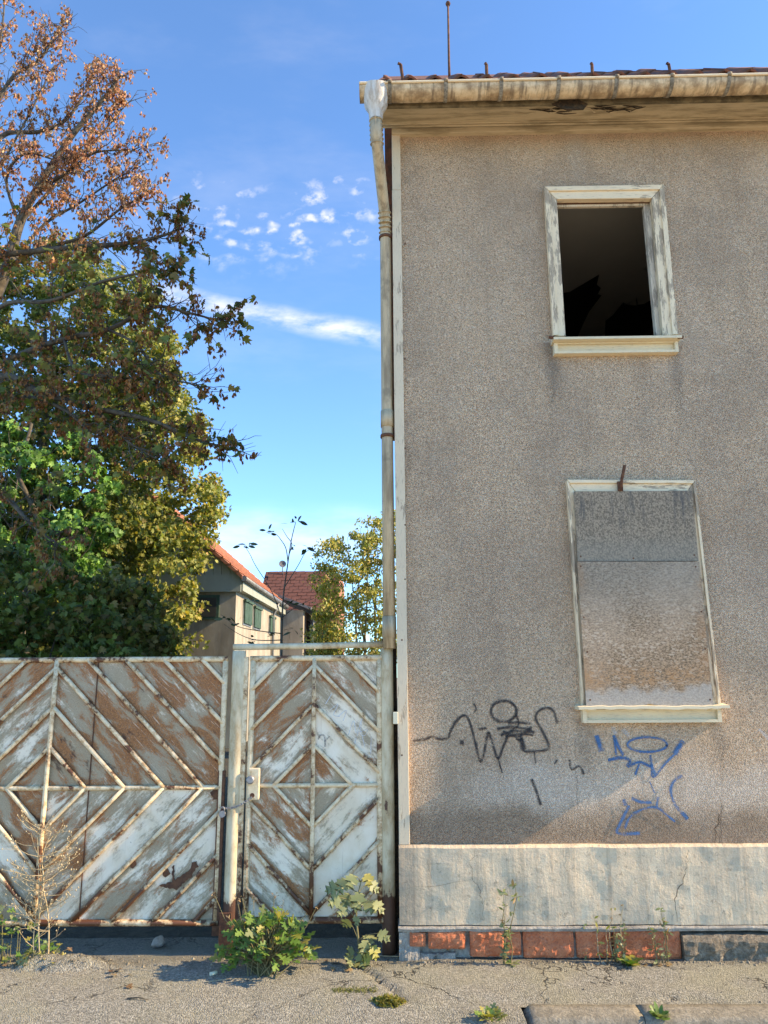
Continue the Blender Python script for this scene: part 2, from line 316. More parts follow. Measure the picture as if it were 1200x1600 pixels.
def m_panel(nt, b, tc):
    uv = tc.outputs['UV']; ob = nt.n('ShaderNodeObjectInfo'); oc = nt.n('ShaderNodeSeparateColor', {0: ob.outputs['Color']}).outputs
    rndv = nt.n('ShaderNodeCombineXYZ', {0: nt.math('MULTIPLY', ob.outputs['Random'], 31.0), 1: nt.math('MULTIPLY', ob.outputs['Random'], 17.0), 2: 0.0}).outputs[0]
    q = nt.n('ShaderNodeVectorMath', {0: uv, 1: rndv}, operation='ADD').outputs[0]
    st = nt.noise(nt.vec(q, scale=(1.5, 6, 1)), 2.3, 7, .66, .5); bl = nt.noise(q, 4.2, 6, .64, .5); fine = nt.noise(nt.vec(q, scale=(20, 44, 1)), 2.2, 5, .75)
    sp = nt.noise(q, 85, 4, .75); vv = nt.sep(uv)[1]
    edge = nt.math('MULTIPLY', nt.ss(nt.math('ABSOLUTE', nt.math('SUBTRACT', vv, .085)), .05, .10), .15)
    k = nt.math('ADD', nt.math('ADD', nt.math('MULTIPLY', st, .58), nt.math('MULTIPLY', bl, .42)), nt.math('ADD', nt.math('SUBTRACT', oc[0], .5), edge))
    kf = nt.math('ADD', k, nt.math('MULTIPLY', nt.math('SUBTRACT', fine, .5), .22))
    white = nt.mix(nt.ss(bl, .35, .65), (.88, .78, .62), (.76, .63, .45))
    tan = nt.mix(sp, (.15, .105, .058), (.41, .31, .185)); rust = nt.mix(nt.ss(sp, .3, .7), (.16, .046, .010), (.52, .175, .04))
    c = nt.mix(nt.math('MULTIPLY', nt.ss(kf, .47, .58), .80), white, tan)
    bl2 = nt.noise(nt.vec(q, scale=(1.2, 2.4, 1), loc=(9, 4, 0)), 3.0, 6, .66, .6)
    kr = nt.math('ADD', nt.math('ADD', nt.math('MULTIPLY', bl2, .75), nt.math('MULTIPLY', st, .25)), nt.math('ADD', nt.math('MULTIPLY', nt.math('SUBTRACT', oc[0], .5), .8), nt.math('ADD', nt.math('MULTIPLY', edge, .9), nt.math('MULTIPLY', nt.math('SUBTRACT', sp, .5), .25))))
    c = nt.mix(nt.math('MULTIPLY', nt.ss(kr, .545, .65), .92), c, rust)
    scr = nt.noise(nt.vec(q, scale=(3, 42, 1)), 2.0, 4, .7); c = nt.mix(nt.math('MULTIPLY', nt.ss(scr, .60, .68), .55), c, (.80, .70, .54))
    sp2 = nt.noise(q, 160, 3, .8); c = nt.mix(nt.math('MULTIPLY', nt.math('MULTIPLY', nt.ss(sp2, .56, .68), nt.ss(kf, .42, .55)), .5), c, (.62, .52, .37)); c = nt.mix(nt.math('MULTIPLY', nt.math('MULTIPLY', nt.ss(sp2, .45, .33), nt.ss(kf, .44, .6)), .55), c, (.07, .035, .016))
    drk = nt.math('ADD', k, nt.math('MULTIPLY', nt.math('SUBTRACT', nt.noise(q, 7, 5, .6), .5), .5))
    c = nt.mix(nt.math('MULTIPLY', nt.ss(drk, .72, .80), .8), c, (.055, .022, .012))
    dots = nt.math('MULTIPLY', nt.ss(nt.noise(q, 38, 3, .6), .70, .74), .85); c = nt.mix(dots, c, (.08, .035, .022))
    run = nt.math('MULTIPLY', nt.ss(nt.noise(nt.vec(tc.outputs['Object'], scale=(14, 1, .8)), 2.2, 4, .6), .60, .74), .35); c = nt.mix(run, c, (.33, .22, .12))
    return {'Base Color': c, 'Roughness': .62, 'Normal': nt.bump(nt.math('ADD', nt.ss(kf, .45, .6), nt.math('MULTIPLY', sp, .4)), .45, .004)}
M_panel = material('worn_painted_sheet', m_panel)
def m_bar(nt, b, tc):
    v = tc.outputs['Object']; z = nt.sep(v)[2]; n1 = nt.noise(v, 7, 6, .68); n2 = nt.noise(v, 30, 4, .7); ob = nt.n('ShaderNodeObjectInfo').outputs['Random']
    k = nt.math('ADD', nt.math('ADD', nt.math('MULTIPLY', n1, .7), nt.math('MULTIPLY', n2, .3)), nt.math('ADD', nt.math('ADD', .04, nt.math('MULTIPLY', nt.ss(z, .95, .0), .13)), nt.math('MULTIPLY', nt.math('SUBTRACT', ob, .5), .08)))
    c = nt.mix(nt.ss(n2, .3, .7), (.86, .69, .46), (.68, .52, .32)); c = nt.mix(nt.math('MULTIPLY', nt.ss(k, .52, .60), .6), c, (.46, .24, .09))
    c = nt.mix(nt.ss(k, .60, .65), c, (.13, .045, .018))
    return {'Base Color': c, 'Roughness': .55, 'Normal': nt.bump(nt.ss(k, .5, .66), .5, .003)}
M_bar = material('cream_gate_paint', m_bar)
def m_post(nt, b, tc):
    v = tc.outputs['Object']; z = nt.sep(v)[2]; n1 = nt.noise(nt.vec(v, scale=(3, 3, 1)), 4, 6, .66); n2 = nt.noise(v, 34, 4, .7)
    k = nt.math('ADD', nt.math('ADD', nt.math('MULTIPLY', n1, .75), nt.math('MULTIPLY', n2, .25)), nt.math('MULTIPLY', nt.ss(z, .42, .12), .5))
    c = nt.mix(nt.ss(n1, .35, .6), (.72, .61, .42), (.56, .44, .27)); c = nt.mix(nt.math('MULTIPLY', nt.ss(k, .52, .60), .5), c, (.40, .25, .12)); c = nt.mix(nt.ss(k, .62, .66), c, (.10, .042, .024))
    return {'Base Color': c, 'Roughness': .6, 'Normal': nt.bump(nt.ss(k, .5, .66), .5, .004)}
M_post = material('rust_flecked_post', m_post)
def m_steel(nt, b, tc):
    n1 = nt.noise(tc.outputs['Object'], 40, 4); return {'Base Color': nt.mix(n1, (.20, .19, .18), (.42, .42, .43)), 'Metallic': .6, 'Roughness': .5}
M_steel = material('dull_steel', m_steel)
def m_ivory(nt, b, tc): return {'Base Color': nt.mix(nt.noise(tc.outputs['Object'], 30), (.72, .68, .50), (.60, .55, .40)), 'Roughness': .5}
M_ivory = material('ivory_plastic', m_ivory)

def m_asphalt(nt, b, tc):
    v = tc.outputs['Object']; g = nt.vor(v, 130); gc = nt.vor(v, 130, 'Color'); f = nt.noise(v, 60, 5, .72); big = nt.noise(v, 1.6, 6, .62); mid = nt.noise(v, 7, 5, .65)
    c = nt.mix(nt.ss(f, .34, .66), (.165, .158, .130), (.345, .33, .275)); c = nt.mix(nt.math('MULTIPLY', nt.ss(nt.sep(gc)[0], .7, .95), .6), c, (.52, .495, .42))
    c = nt.mix(nt.math('MULTIPLY', nt.ss(nt.sep(gc)[1], .78, .95), .6), c, (.07, .065, .055))
    c = nt.mix(nt.math('MULTIPLY', nt.ss(big, .45, .65), .45), c, (.30, .285, .185)); c = nt.mix(nt.math('MULTIPLY', nt.ss(mid, .52, .72), .4), c, (.18, .165, .125))
    wv = nt.n('ShaderNodeVectorMath', {0: v, 1: nt.n('ShaderNodeVectorMath', {0: nt.n('ShaderNodeTexNoise', {'Vector': v, 'Scale': 3.5, 'Detail': 4.0, 'Roughness': .7}).outputs['Color'], 'Scale': .35}, operation='SCALE').outputs[0]}, operation='ADD').outputs[0]
    ed = nt.n('ShaderNodeTexVoronoi', {'Vector': wv, 'Scale': 1.7}, feature='DISTANCE_TO_EDGE').outputs['Distance']
    ck = nt.math('MULTIPLY', nt.ss(ed, .012, .003), nt.ss(nt.noise(v, 1.3, 2), .46, .56)); c = nt.mix(nt.math('MULTIPLY', ck, .85), c, (.035, .03, .022))
    yv = nt.sep(v)[1]; dirt = nt.math('MULTIPLY', nt.ss(nt.math('ADD', yv, nt.math('MULTIPLY', nt.math('SUBTRACT', mid, .5), .35)), -.20, -.05), .55); c = nt.mix(dirt, c, nt.mix(f, (.06, .05, .032), (.20, .175, .12)))
    h = nt.math('SUBTRACT', nt.math('ADD', nt.math('MULTIPLY', nt.ss(g, .7, .1), .8), f), nt.math('MULTIPLY', ck, 2.0))
    return {'Base Color': c, 'Roughness': .95, 'Normal': nt.bump(h, .9, .0065)}
M_asphalt = material('old_asphalt', m_asphalt)
M_kerb = material('kerb_concrete', m_rough((.19, .17, .13), (.36, .325, .255), 60, .012))
M_soil = material('yard_soil', m_rough((.03, .026, .016), (.09, .08, .05), 12, .05))
M_stone = material('grey_pink_stone', m_rough((.34, .27, .22), (.54, .44, .37), 25, .01))

def m_leaf(trans=.35, rough=.55):
    def fn(nt, b, tc):
        a = nt.n('ShaderNodeVertexColor', layer_name='Col').outputs[0]
        n1 = nt.noise(tc.outputs['Object'], 30, 2); c = nt.mix(nt.math('MULTIPLY', n1, .4), a, nt.mix(1.0, a, (.6, .55, .5), 'MULTIPLY'))
        tr = nt.n('ShaderNodeBsdfTranslucent', {0: nt.mix(1.0, c, (1.3, 1.25, .7), 'MULTIPLY')})
        nt.L.new(c, b.inputs['Base Color']); b.inputs['Roughness'].default_value = rough
        mx = nt.n('ShaderNodeMixShader', {0: trans, 1: b.outputs[0], 2: tr.outputs[0]}); nt.L.new(mx.outputs[0], nt.t.nodes['Material Output'].inputs[0])
    return material('leaf', fn)
M_leaf = m_leaf()
def m_flat(name, c0, c1, sc=20, rough=.8):
    def fn(nt, b, tc):
        n1 = nt.noise(tc.outputs['Object'], sc, 5, .65); return {'Base Color': nt.mix(nt.ss(n1, .3, .7), c0, c1), 'Roughness': rough, 'Normal': nt.bump(n1, .4, .01)}
    return material(name, fn)
M_bark = m_flat('bark', (.045, .036, .026), (.12, .10, .07), 14)
M_drystem = m_flat('dry_stem', (.34, .25, .14), (.52, .42, .26), 40)
M_greenstem = m_flat('green_stem', (.16, .13, .06), (.22, .20, .09), 40)
def m_wleaf(c0, c1, trans=.3):
    def fn(nt, b, tc):
        ob = nt.n('ShaderNodeObjectInfo').outputs['Random']; n1 = nt.noise(tc.outputs['Object'], 40, 4)
        c = nt.mix(ob, c0, c1); c = nt.mix(nt.math('MULTIPLY', nt.ss(n1, .5, .7), .4), c, tuple(k*.55 for k in c0))
        tr = nt.n('ShaderNodeBsdfTranslucent', {0: nt.mix(1.0, c, (1.25, 1.3, .6), 'MULTIPLY')}); nt.L.new(c, b.inputs['Base Color']); b.inputs['Roughness'].default_value = .5
        mx = nt.n('ShaderNodeMixShader', {0: trans, 1: b.outputs[0], 2: tr.outputs[0]}); nt.L.new(mx.outputs[0], nt.t.nodes['Material Output'].inputs[0])
    return material('weed_leaf', fn)
M_wl_green = m_wleaf((.075, .18, .035), (.19, .30, .075)); M_wl_pale = m_wleaf((.19, .23, .10), (.32, .34, .17)); M_wl_dark = m_wleaf((.02, .05, .02), (.05, .09, .035), .2)
M_wl_dry = m_wleaf((.22, .12, .06), (.36, .24, .12), .2); M_wl_yel = m_wleaf((.30, .30, .05), (.42, .36, .10))

# ------------------------------------------------------------------ ground
def pave_z(x, y):
    z = .008*fbm(x*1.3, y*1.3, 0, 3)+.004*fbm(x*7, y*7, 3, 3)
    if x < .63: z -= max(0, -y-.62)*.10*min(1, (.63-x)/.5)
    if x > .2: z -= .018*math.exp(-((y+.63+.03*fbm(x*2, 0, 9))/.05)**2)*(.5+.5*fbm(x*3, 5, 1))
    lx, ly = x+2.02, y+.13                         # broken lump of tarmac in front of the gate
    d = (lx/.30)**2+(ly/.09)**2+.5*fbm(x*9, y*9, 7, 4)
    if d < 1: z += .055*(1-d)**.5+.02*fbm(x*22, y*22, 3, 3)
    cx = -.30+.55*(-y-.02)+.03*fbm(y*6, 2, 2)       # crack running out from the wicket
    if -.62 < y < 0: z -= .03*math.exp(-((x-cx)/.018)**2)
    if y > -.02: z -= .02*min(1, (y+.02)/.2)
    return z
mb = MB(); xs = np.arange(-3.7, 3.71, .028); ys = np.arange(-1.7, .42, .028); nx, ny = len(xs), len(ys)
for yy in ys:
    for xx in xs: mb.v.append((xx, yy, pave_z(xx, yy)))
for j in range(ny-1):
    for i in range(nx-1):
        if xs[i] > .60 and ys[j] < -.715: continue
        if xs[i] > .10 and ys[j] > .02: continue
        a = j*nx+i; mb.face([a, a+1, a+nx+1, a+nx], smooth=True)
for x0, x1 in ((-60, -3.69), (3.68, 60)):
    b = mb.add([(x0, -.70, 0), (x1, -.70, 0), (x1, .41, -.004), (x0, .41, -.004)]); mb.face([b, b+1, b+2, b+3])
b = mb.add([(-60, -1.7, -.105), (-3.69, -1.7, -.105), (-3.69, -.70, 0), (-60, -.70, 0)]); mb.face([b, b+1, b+2, b+3])
tag(mb.build('pavement', M_asphalt), kind='structure')
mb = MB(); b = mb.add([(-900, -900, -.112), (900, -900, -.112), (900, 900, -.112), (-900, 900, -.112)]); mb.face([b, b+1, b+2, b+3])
tag(mb.build('road', material('pale_bounce_paving', m_rough((.40, .335, .235), (.60, .51, .37), 14, .006))), kind='structure')  # pale warm tone chosen for unseen road to bounce light onto the wall
mb = MB(); n = 40
for j in range(n+1):
    for i in range(n+1):
        x = -40+80*i/n; y = .40+60*j/n; mb.v.append((x, y, -.022+(.05*fbm(x*.5, y*.5) if y > 1 else 0)))
for j in range(n):
    for i in range(n): a = j*(n+1)+i; mb.face([a, a+1, a+n+2, a+n+1], smooth=True)
tag(mb.build('yard_ground', M_soil), kind='structure')
kb = tag(bpy.data.objects.new('kerb', None), kind='structure'); col.objects.link(kb); kb.location = (.62, -.772, 0)
kx = [.62, 1.20, 2.02, 3.02, 4.02, 5.02]
for i in range(len(kx)-1):
    mb = MB(); x0, x1 = kx[i]-.62+(.0 if i == 0 else .002), kx[i+1]-.62-.002
    prof = [(.085, -.2), (.085, .006), (.04, .008), (-.045, .006), (-.062, .002), (-.074, -.010), (-.080, -.03), (-.088, -.2)]
    N = 14
    for k in range(N+1):
        x = x0+(x1-x0)*k/N
        for (py, pz) in prof:
            e = .004*fbm(x*5+i*3, py*20, pz*20, 3); mb.v.append((x, py+e, pz+e*.6-(.03 if i == 0 and k == 0 else 0)))
    m = len(prof)
    for k in range(N):
        for q in range(m-1): mb.face([k*m+q, k*m+q+1, (k+1)*m+q+1, (k+1)*m+q][::-1], smooth=True)
    mb.face(list(range(m))); mb.face([N*m+q for q in reversed(range(m))])
    mb.build('kerb_stone', M_kerb, kb)

# ------------------------------------------------------------------ the house
house = thing('house', 'abandoned two storey house with brown pebbledash wall and boarded lower window', 'house')
HX = 13.0; HD = 7.6; Z0 = 5.775; ZP = .632; ZL = .182
UW = (1.148, 2.042, 4.048, 5.262); LW = (1.18, 2.062, 1.466, 2.964)
holes = [(UW[0]+.09, UW[1]-.09, UW[2]+.005, UW[3]-.07), (LW[0]+.05, LW[1]-.05, LW[2]+.01, LW[3]-.05)]
mb = MB(); back = [(h[0]-.16, h[1]+.16, h[2]-.05, h[3]+.20) for h in holes]      # reveals splay open towards the rooms
for hs, yq, fl in ((holes, 0, 1), (back, .3, -1)):
    xs_ = sorted({.062, HX}|{h[0] for h in hs}|{h[1] for h in hs}); zs_ = sorted({ZP-.02, Z0+.15}|{h[2] for h in hs}|{h[3] for h in hs})
    for i in range(len(xs_)-1):
        for j in range(len(zs_)-1):
            xa, xb, za, zb = xs_[i], xs_[i+1], zs_[j], zs_[j+1]; cx, cz = (xa+xb)/2, (za+zb)/2
            if any(h[0] < cx < h[1] and h[2] < cz < h[3] for h in hs): continue
            b = mb.add([(xa, yq, za), (xb, yq, za), (xb, yq, zb), (xa, yq, zb)]); mb.face([b, b+1, b+2, b+3][::fl])
for h, k in zip(holes, back):
    c4 = lambda q: ((q[0], q[2]), (q[1], q[2]), (q[1], q[3]), (q[0], q[3]))
    for i in range(4):
        (xa, za), (xb, zb) = c4(h)[i], c4(h)[(i+1) % 4]; (xc, zc_), (xd, zd) = c4(k)[i], c4(k)[(i+1) % 4]
        b = mb.add([(xa, 0, za), (xb, 0, zb), (xd, .3, zd), (xc, .3, zc_)]); mb.face([b, b+1, b+2, b+3])
wall = mb.build('front_wall', M_wall, house)
# side and rear walls, gable
mb = MB(); prof = [(.03, 0), (HD, 0), (HD, Z0+.1), (HD/2, Z0+.1+HD/2*.95), (.03, Z0+.1)]
for xx in (.02, HX):
    b = mb.add([(xx, y, z) for y, z in prof]); mb.face([b+i for i in range(5)])
b = mb.add([(.02, HD, 0), (HX, HD, 0), (HX, HD, Z0+.1), (.02, HD, Z0+.1)]); mb.face([b, b+1, b+2, b+3])
mb.build('side_wall', M_wall, house)
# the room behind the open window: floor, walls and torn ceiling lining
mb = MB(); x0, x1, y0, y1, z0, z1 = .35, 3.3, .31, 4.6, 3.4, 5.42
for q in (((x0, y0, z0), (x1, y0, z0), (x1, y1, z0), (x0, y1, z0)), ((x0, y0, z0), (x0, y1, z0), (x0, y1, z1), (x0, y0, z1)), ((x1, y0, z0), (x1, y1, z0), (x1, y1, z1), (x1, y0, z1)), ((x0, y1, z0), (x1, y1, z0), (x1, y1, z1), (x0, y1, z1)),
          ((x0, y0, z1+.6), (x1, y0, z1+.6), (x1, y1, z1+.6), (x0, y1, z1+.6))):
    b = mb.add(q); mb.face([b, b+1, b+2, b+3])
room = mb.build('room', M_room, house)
zc = 5.40; cr = [(150, 755), (240, 750), (280, 745), (330, 715), (365, 695), (465, 635), (450, 700), (475, 720), (455, 760), (480, 765), (400, 870), (335, 1010), (318, 1070), (498, 1070), (505, 925), (550, 890), (615, 810), (640, 825), (690, 830), (700, 775), (705, 825), (745, 820), (800, 790), (960, 800)]
edge = [G(820+a/4, 270+c/4, zc) for a, c in cr]
mb = MB(); b = mb.add([(x1, y0, zc), (x0, y0, zc), (x0, edge[0].y, zc)]+[tuple(e) for e in edge]+[(x1, edge[-1].y, zc)]); mb.face(range(b, b+len(mb.v)))
mb.build('ceiling_lining', M_lining, room)
def flap(pts, drop):
    q = [G(820+a/4, 270+c/4, zc-.004) for a, c in pts]; q[-1].z -= drop; m2 = MB(); b = m2.add(q); m2.face(range(b, b+len(q))); m2.build('torn_flap', M_lining, room)
flap([(640, 822), (700, 830), (695, 790), (620, 795)], .05); flap([(330, 715), (365, 695), (345, 685)], .03); flap([(730, 600), (760, 605), (752, 565)], .05)

def quad(mb, a, b_, c, d, y0, y1): mb.slab([(a[0], a[1]), (b_[0], b_[1]), (c[0], c[1]), (d[0], d[1])], y0, y1)
def lerp(a, b, t): return (a[0]+(b[0]-a[0])*t, a[1]+(b[1]-a[1])*t)
def casing(parent, o, i, bead):
    # o, i: outer and inner corners TL TR BR BL as (x,z); four mitred boards with an outer bead
    names = ('casing_head', 'casing_jamb', 'casing_bottom', 'casing_jamb')
    for k in range(4):
        if k == 2: continue
        j = (k+1) % 4; mb = MB(); g = .0015
        def sh(p, q): return lerp(p, q, g/max(1e-6, math.dist(p, q)))
        a, b_, c, d = o[k], o[j], i[j], i[k]
        a, b_ = sh(a, b_), sh(b_, a); d, c = sh(d, c), sh(c, d)
        quad(mb, a, b_, c, d, -.030, .02)
        quad(mb, a, b_, lerp(b_, c, bead), lerp(a, d, bead), -.044, -.0302)
        mb.build(names[k], M_pwh if k == 0 else M_pwv, parent, .003)
xz = lambda px, py, Y=-.03: (lambda p: (p.x, p.z))(P(px, py, Y))
# upper window
o_ = [xz(850, 293), xz(1036.5, 290), xz(1059, 524), xz(864, 525)]
i_ = [xz(870, 311), xz(1018.5, 309.5), xz(1036, 524), xz(884, 525)]
wx0, wx1, wz0, wz1 = i_[0][0], i_[1][0], i_[3][1], i_[0][1]
mb = MB()                                        # recessed inner frame
fw = .052
mb.box(wx0-.03, wx1+.03, .035, .065, wz1-.020, wz1+.05); mb.box(wx0-.04, wx0-.004, .035, .085, wz0-.03, wz1-.0205); mb.box(wx1-.040, wx1+.03, .035, .085, wz0-.03, wz1-.0205)
win = mb.build('window', M_jamb, house, .004); tag(win, 'open upper window without sashes')
casing(win, o_, i_, .38)
mb = MB(); mb.box(wx0, wx1, .0205, .0345, wz1-.004, wz1+.02); mb.build('head_rail', M_rust, win)
def sill(parent, x0, x1, zt, over, h, wav=0):
    mb = MB(); N = 24; pr = [(-.105, 0), (-.105, .018), (.03, .03), (.03, 0)]
    for k in range(N+1):
        x = x0-over+(x1-x0+2*over)*k/N; dz = wav*(fbm(x*6, 3)*.8) if wav else 0
        for y, z in pr: mb.v.append((x, y, zt-.024+z+dz))
    for k in range(N):
        for q in range(4): r = (q+1) % 4; mb.face([k*4+q, k*4+r, (k+1)*4+r, (k+1)*4+q])
    mb.face([3, 2, 1, 0]); mb.face([N*4+q for q in range(4)])
    s = mb.build('sill', M_sill, parent)
    za, zb = zt-.024-h, zt-.0255; t = .02
    m2 = MB(); m2.box(x0, x0+t+.005, -.055, .01, za, zb); m2.box(x1-t-.005, x1, -.055, .01, za, zb); m2.box(x0+t+.006, x1-t-.006, -.055, .01, za, za+t*.9); m2.box(x0+t+.006, x1-t-.006, -.030, .01, za+t*.9, zb); m2.box(x0+t+.006, x1-t-.006, -.052, -.0305, zb-.010, zb)
    m2.build('apron_panel', M_sill, parent)
zs0 = P(960, 525, -.105).z
sill(win, P(866, 540, -.055).x, P(1060, 540, -.055).x, zs0+.005, .012, .085)
for px in (862, 1063):
    p = P(px, 527, -.09); mb = MB(); mb.tube([(p.x-.02, p.y, p.z), (p.x+.02, p.y, p.z)], .012, 8); mb.build('sill_end', M_rust, win)
# lower window, boarded up
o_ = [xz(885, 750), xz(1085.5, 751), xz(1126, 1106), xz(909.5, 1108)]
i_ = [xz(899, 768), xz(1074, 768), xz(1110, 1106), xz(921, 1108)]
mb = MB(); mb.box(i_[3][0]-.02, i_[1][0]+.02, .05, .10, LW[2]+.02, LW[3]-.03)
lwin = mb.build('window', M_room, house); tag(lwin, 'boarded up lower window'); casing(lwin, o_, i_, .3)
bd = [xz(896.5, 768, -.052), xz(1081, 767, -.052), xz(1091.3, 876.5, -.052), xz(902.6, 877, -.052)]
mb = MB(); mb.slab(bd, -.056, -.0445); mb.build('upper_board', M_board1, lwin)['label'] = 'grey weathered chipboard sheet'
bd2 = [xz(902, 877.5, -.066), xz(1092.5, 877.5, -.066)]+[xz(1114.4, 1104, -.066)]+[xz(1114.4-198*t/10, 1104-1.5*abs(fbm(t*1.7, 4)) - (4 if 4 < t < 6 else 0), -.066) for t in range(1, 10)]+[xz(916.4, 1104.5, -.066)]
mb = MB(); mb.slab(bd2, -.068, -.0565); mb.build('lower_board', M_board2, lwin)['label'] = 'brown stained chipboard sheet'
for cx, cy in ((172, 636), (826, 638), (190, 925), (858, 893), (210, 1122), (880, 1105), (226, 1395), (908, 1393), (172, 580), (472, 590), (818, 572)):
    p = P(860+cx/3.636, 710+cy/3.636, -.069 if cy > 600 else -.057); mb = MB(); mb.tube([p+Vector((0, .006, 0)), p], .006, 8); mb.build('screw', M_rust, lwin)
sill(lwin, P(911, 1120, -.055).x, P(1128, 1120, -.055).x, P(1020, 1104, -.105).z+.008, .035, .085, .012)
mb = MB(); p0 = P(970, 766, -.06); p1 = P(971, 752, -.062); p2 = P(976, 727, -.12)
mb.tube([p0, p1, p2], .011, 8); p = p0; mb.box(p0.x-.017, p0.x+.017, -.060, -.0445, p0.z-.005, p1.z+.0); mb.build('iron_hook', M_rust, lwin)

# corner board (two lengths)
mb = MB(); zj = P(620, 297, -.02).z
mb.box(-.002, .062+.004, -.024, .05, ZP+.003, zj-.001); mb.build('corner_board', M_board, house, .003)
mb = MB(); mb.box(0, .066, -.023, .05, zj+.001, Z0+.05); mb.build('corner_board', M_board, house, .003)
for py in (820, 905, 560, 1180, 380, 700, 1000):
    p = P(633 if py < 950 else 628, py, -.0245); mb = MB(); mb.tube([p+Vector((0, .01, 0)), p], .006, 7); mb.build('nail', M_rust, house)
mb = MB(); p = P(619, 1120, -.03); mb.box(p.x-.02, p.x+.012, -.03, .0, p.z-.045, p.z+.03); mb.build('cable_clip', M_ivory, house, .003)

mb = MB(); mb.box(-.05, -.004, .10, .16, -.02, 1.86); mb.build('filler_board', M_rot, house)
# plinth, ledge, footing, bricks
def rough_strip(x0, x1, prof, N, amp, fr, name, mat, seed=0, xe=None):
    mb = MB(); m = len(prof)
    for k in range(N+1):
        x = x0+(x1-x0)*k/N
        for q, (y, z) in enumerate(prof):
            e = amp*fbm(x*fr+seed, y*fr*2+seed, z*fr, 4); inner = q in (0, m-1); mb.v.append((x, y+(0 if inner else e), z+(0 if inner else e*.6)))
    for k in range(N):
        for q in range(m-1): mb.face([k*m+q, (k+1)*m+q, (k+1)*m+q+1, k*m+q+1], smooth=False)
    mb.face([q for q in range(m)]); mb.face([N*m+q for q in reversed(range(m))])
    return mb.build(name, mat, house)
zz = [ZL+.004+(ZP-.012-ZL-.004)*t/16 for t in range(17)]
rough_strip(-.004, HX, [(.2, ZL+.002)]+[(-.048, z) for z in zz]+[(-.030, ZP), (.2, ZP+.001)], 330, .007, 4, 'plinth', M_plinth, 2)
rough_strip(-.012, HX, [(.2, ZL-.03), (-.060, ZL-.028), (-.066, ZL-.012), (-.060, ZL-.002), (.1, ZL+.001)], 330, .005, 9, 'plinth_ledge', M_mortar, 5)
xr = P(1067, 1480, -.06).x
rough_strip(xr, HX, [(.2, -.06), (-.085, -.05)]+[(-.080, .02+.02*t) for t in range(5)]+[(-.062, .135), (.1, .15)], 380, .018, 16, 'footing', M_footing, 8)
rough_strip(.0, xr+.02, [(.2, -.06), (-.020, -.05)]+[(-.016, .0+.03*t) for t in range(6)]+[(.1, .152)], 120, .012, 14, 'mortar_bed', M_mortar, 3)
rough_strip(-.008, .115, [(.2, -.06), (-.075, -.05), (-.066, .02), (-.055, .06), (-.058, .10), (-.052, .150), (.1, .152)], 14, .014, 20, 'mortar_patch', M_mortar, 11)
rough_strip(.112, .33, [(.2, -.06), (-.062, -.05), (-.050, .0), (-.040, .035), (.1, .04)], 20, .022, 15, 'mortar_patch', M_mortar, 15)
for (xa, xb, ya, yb) in ((640, 665, 1457, 1478), (669, 727, 1455, 1482), (734, 790, 1451, 1494), (776, 815, 1453, 1493), (817, 898, 1451, 1497), (900, 957, 1452, 1497), (958, 1066, 1454, 1500)):
    a = P(xa, ya, -.05); c = P(xb, yb, -.05); x0, x1, z0, z1 = a.x, c.x, max(c.z, -.01), min(a.z, ZL-.028)
    mb = MB(); nx_, nz_ = max(5, int((x1-x0)/.016)), 9; fy = -.052 if xa > 735 else -.064; sd = xa*.37
    for j in range(nz_+1):
        for i in range(nx_+1):
            u, v2 = i/nx_, j/nz_; e = min(u, 1-u)*(x1-x0)/.02; e2 = min(v2, 1-v2)*(z1-z0)/.02; rnde = .007*(max(0, 1-e)**2+max(0, 1-e2)**2)
            x = x0+(x1-x0)*u+.004*fbm(v2*3+sd, i, 1); z = z0+(z1-z0)*v2+.004*fbm(u*6+sd, j, 2)
            f_ = fbm(x*11+sd, z*11, 4, 4); step = .005*round(f_*1.6)
            mb.v.append((x, fy+rnde+step*.7+.005*fbm(x*50, z*50, sd, 3), z))
    W_ = nx_+1
    for j in range(nz_):
        for i in range(nx_): a0 = j*W_+i; mb.face([a0, a0+1, a0+W_+1, a0+W_])
    b = mb.add([(x0, .02, z0), (x1, .02, z0), (x1, .02, z1), (x0, .02, z1)])
    mb.face([b]+[i for i in range(W_)][::1]+[b+1]); mb.face([b+2]+[nz_*W_+i for i in reversed(range(W_))]+[b+3])
    mb.face([b+1]+[j*W_+nx_ for j in range(nz_+1)]+[b+2]); mb.face([b+3]+[j*W_ for j in reversed(range(nz_+1))]+[b])
    mb.build('brick', M_brick, house)

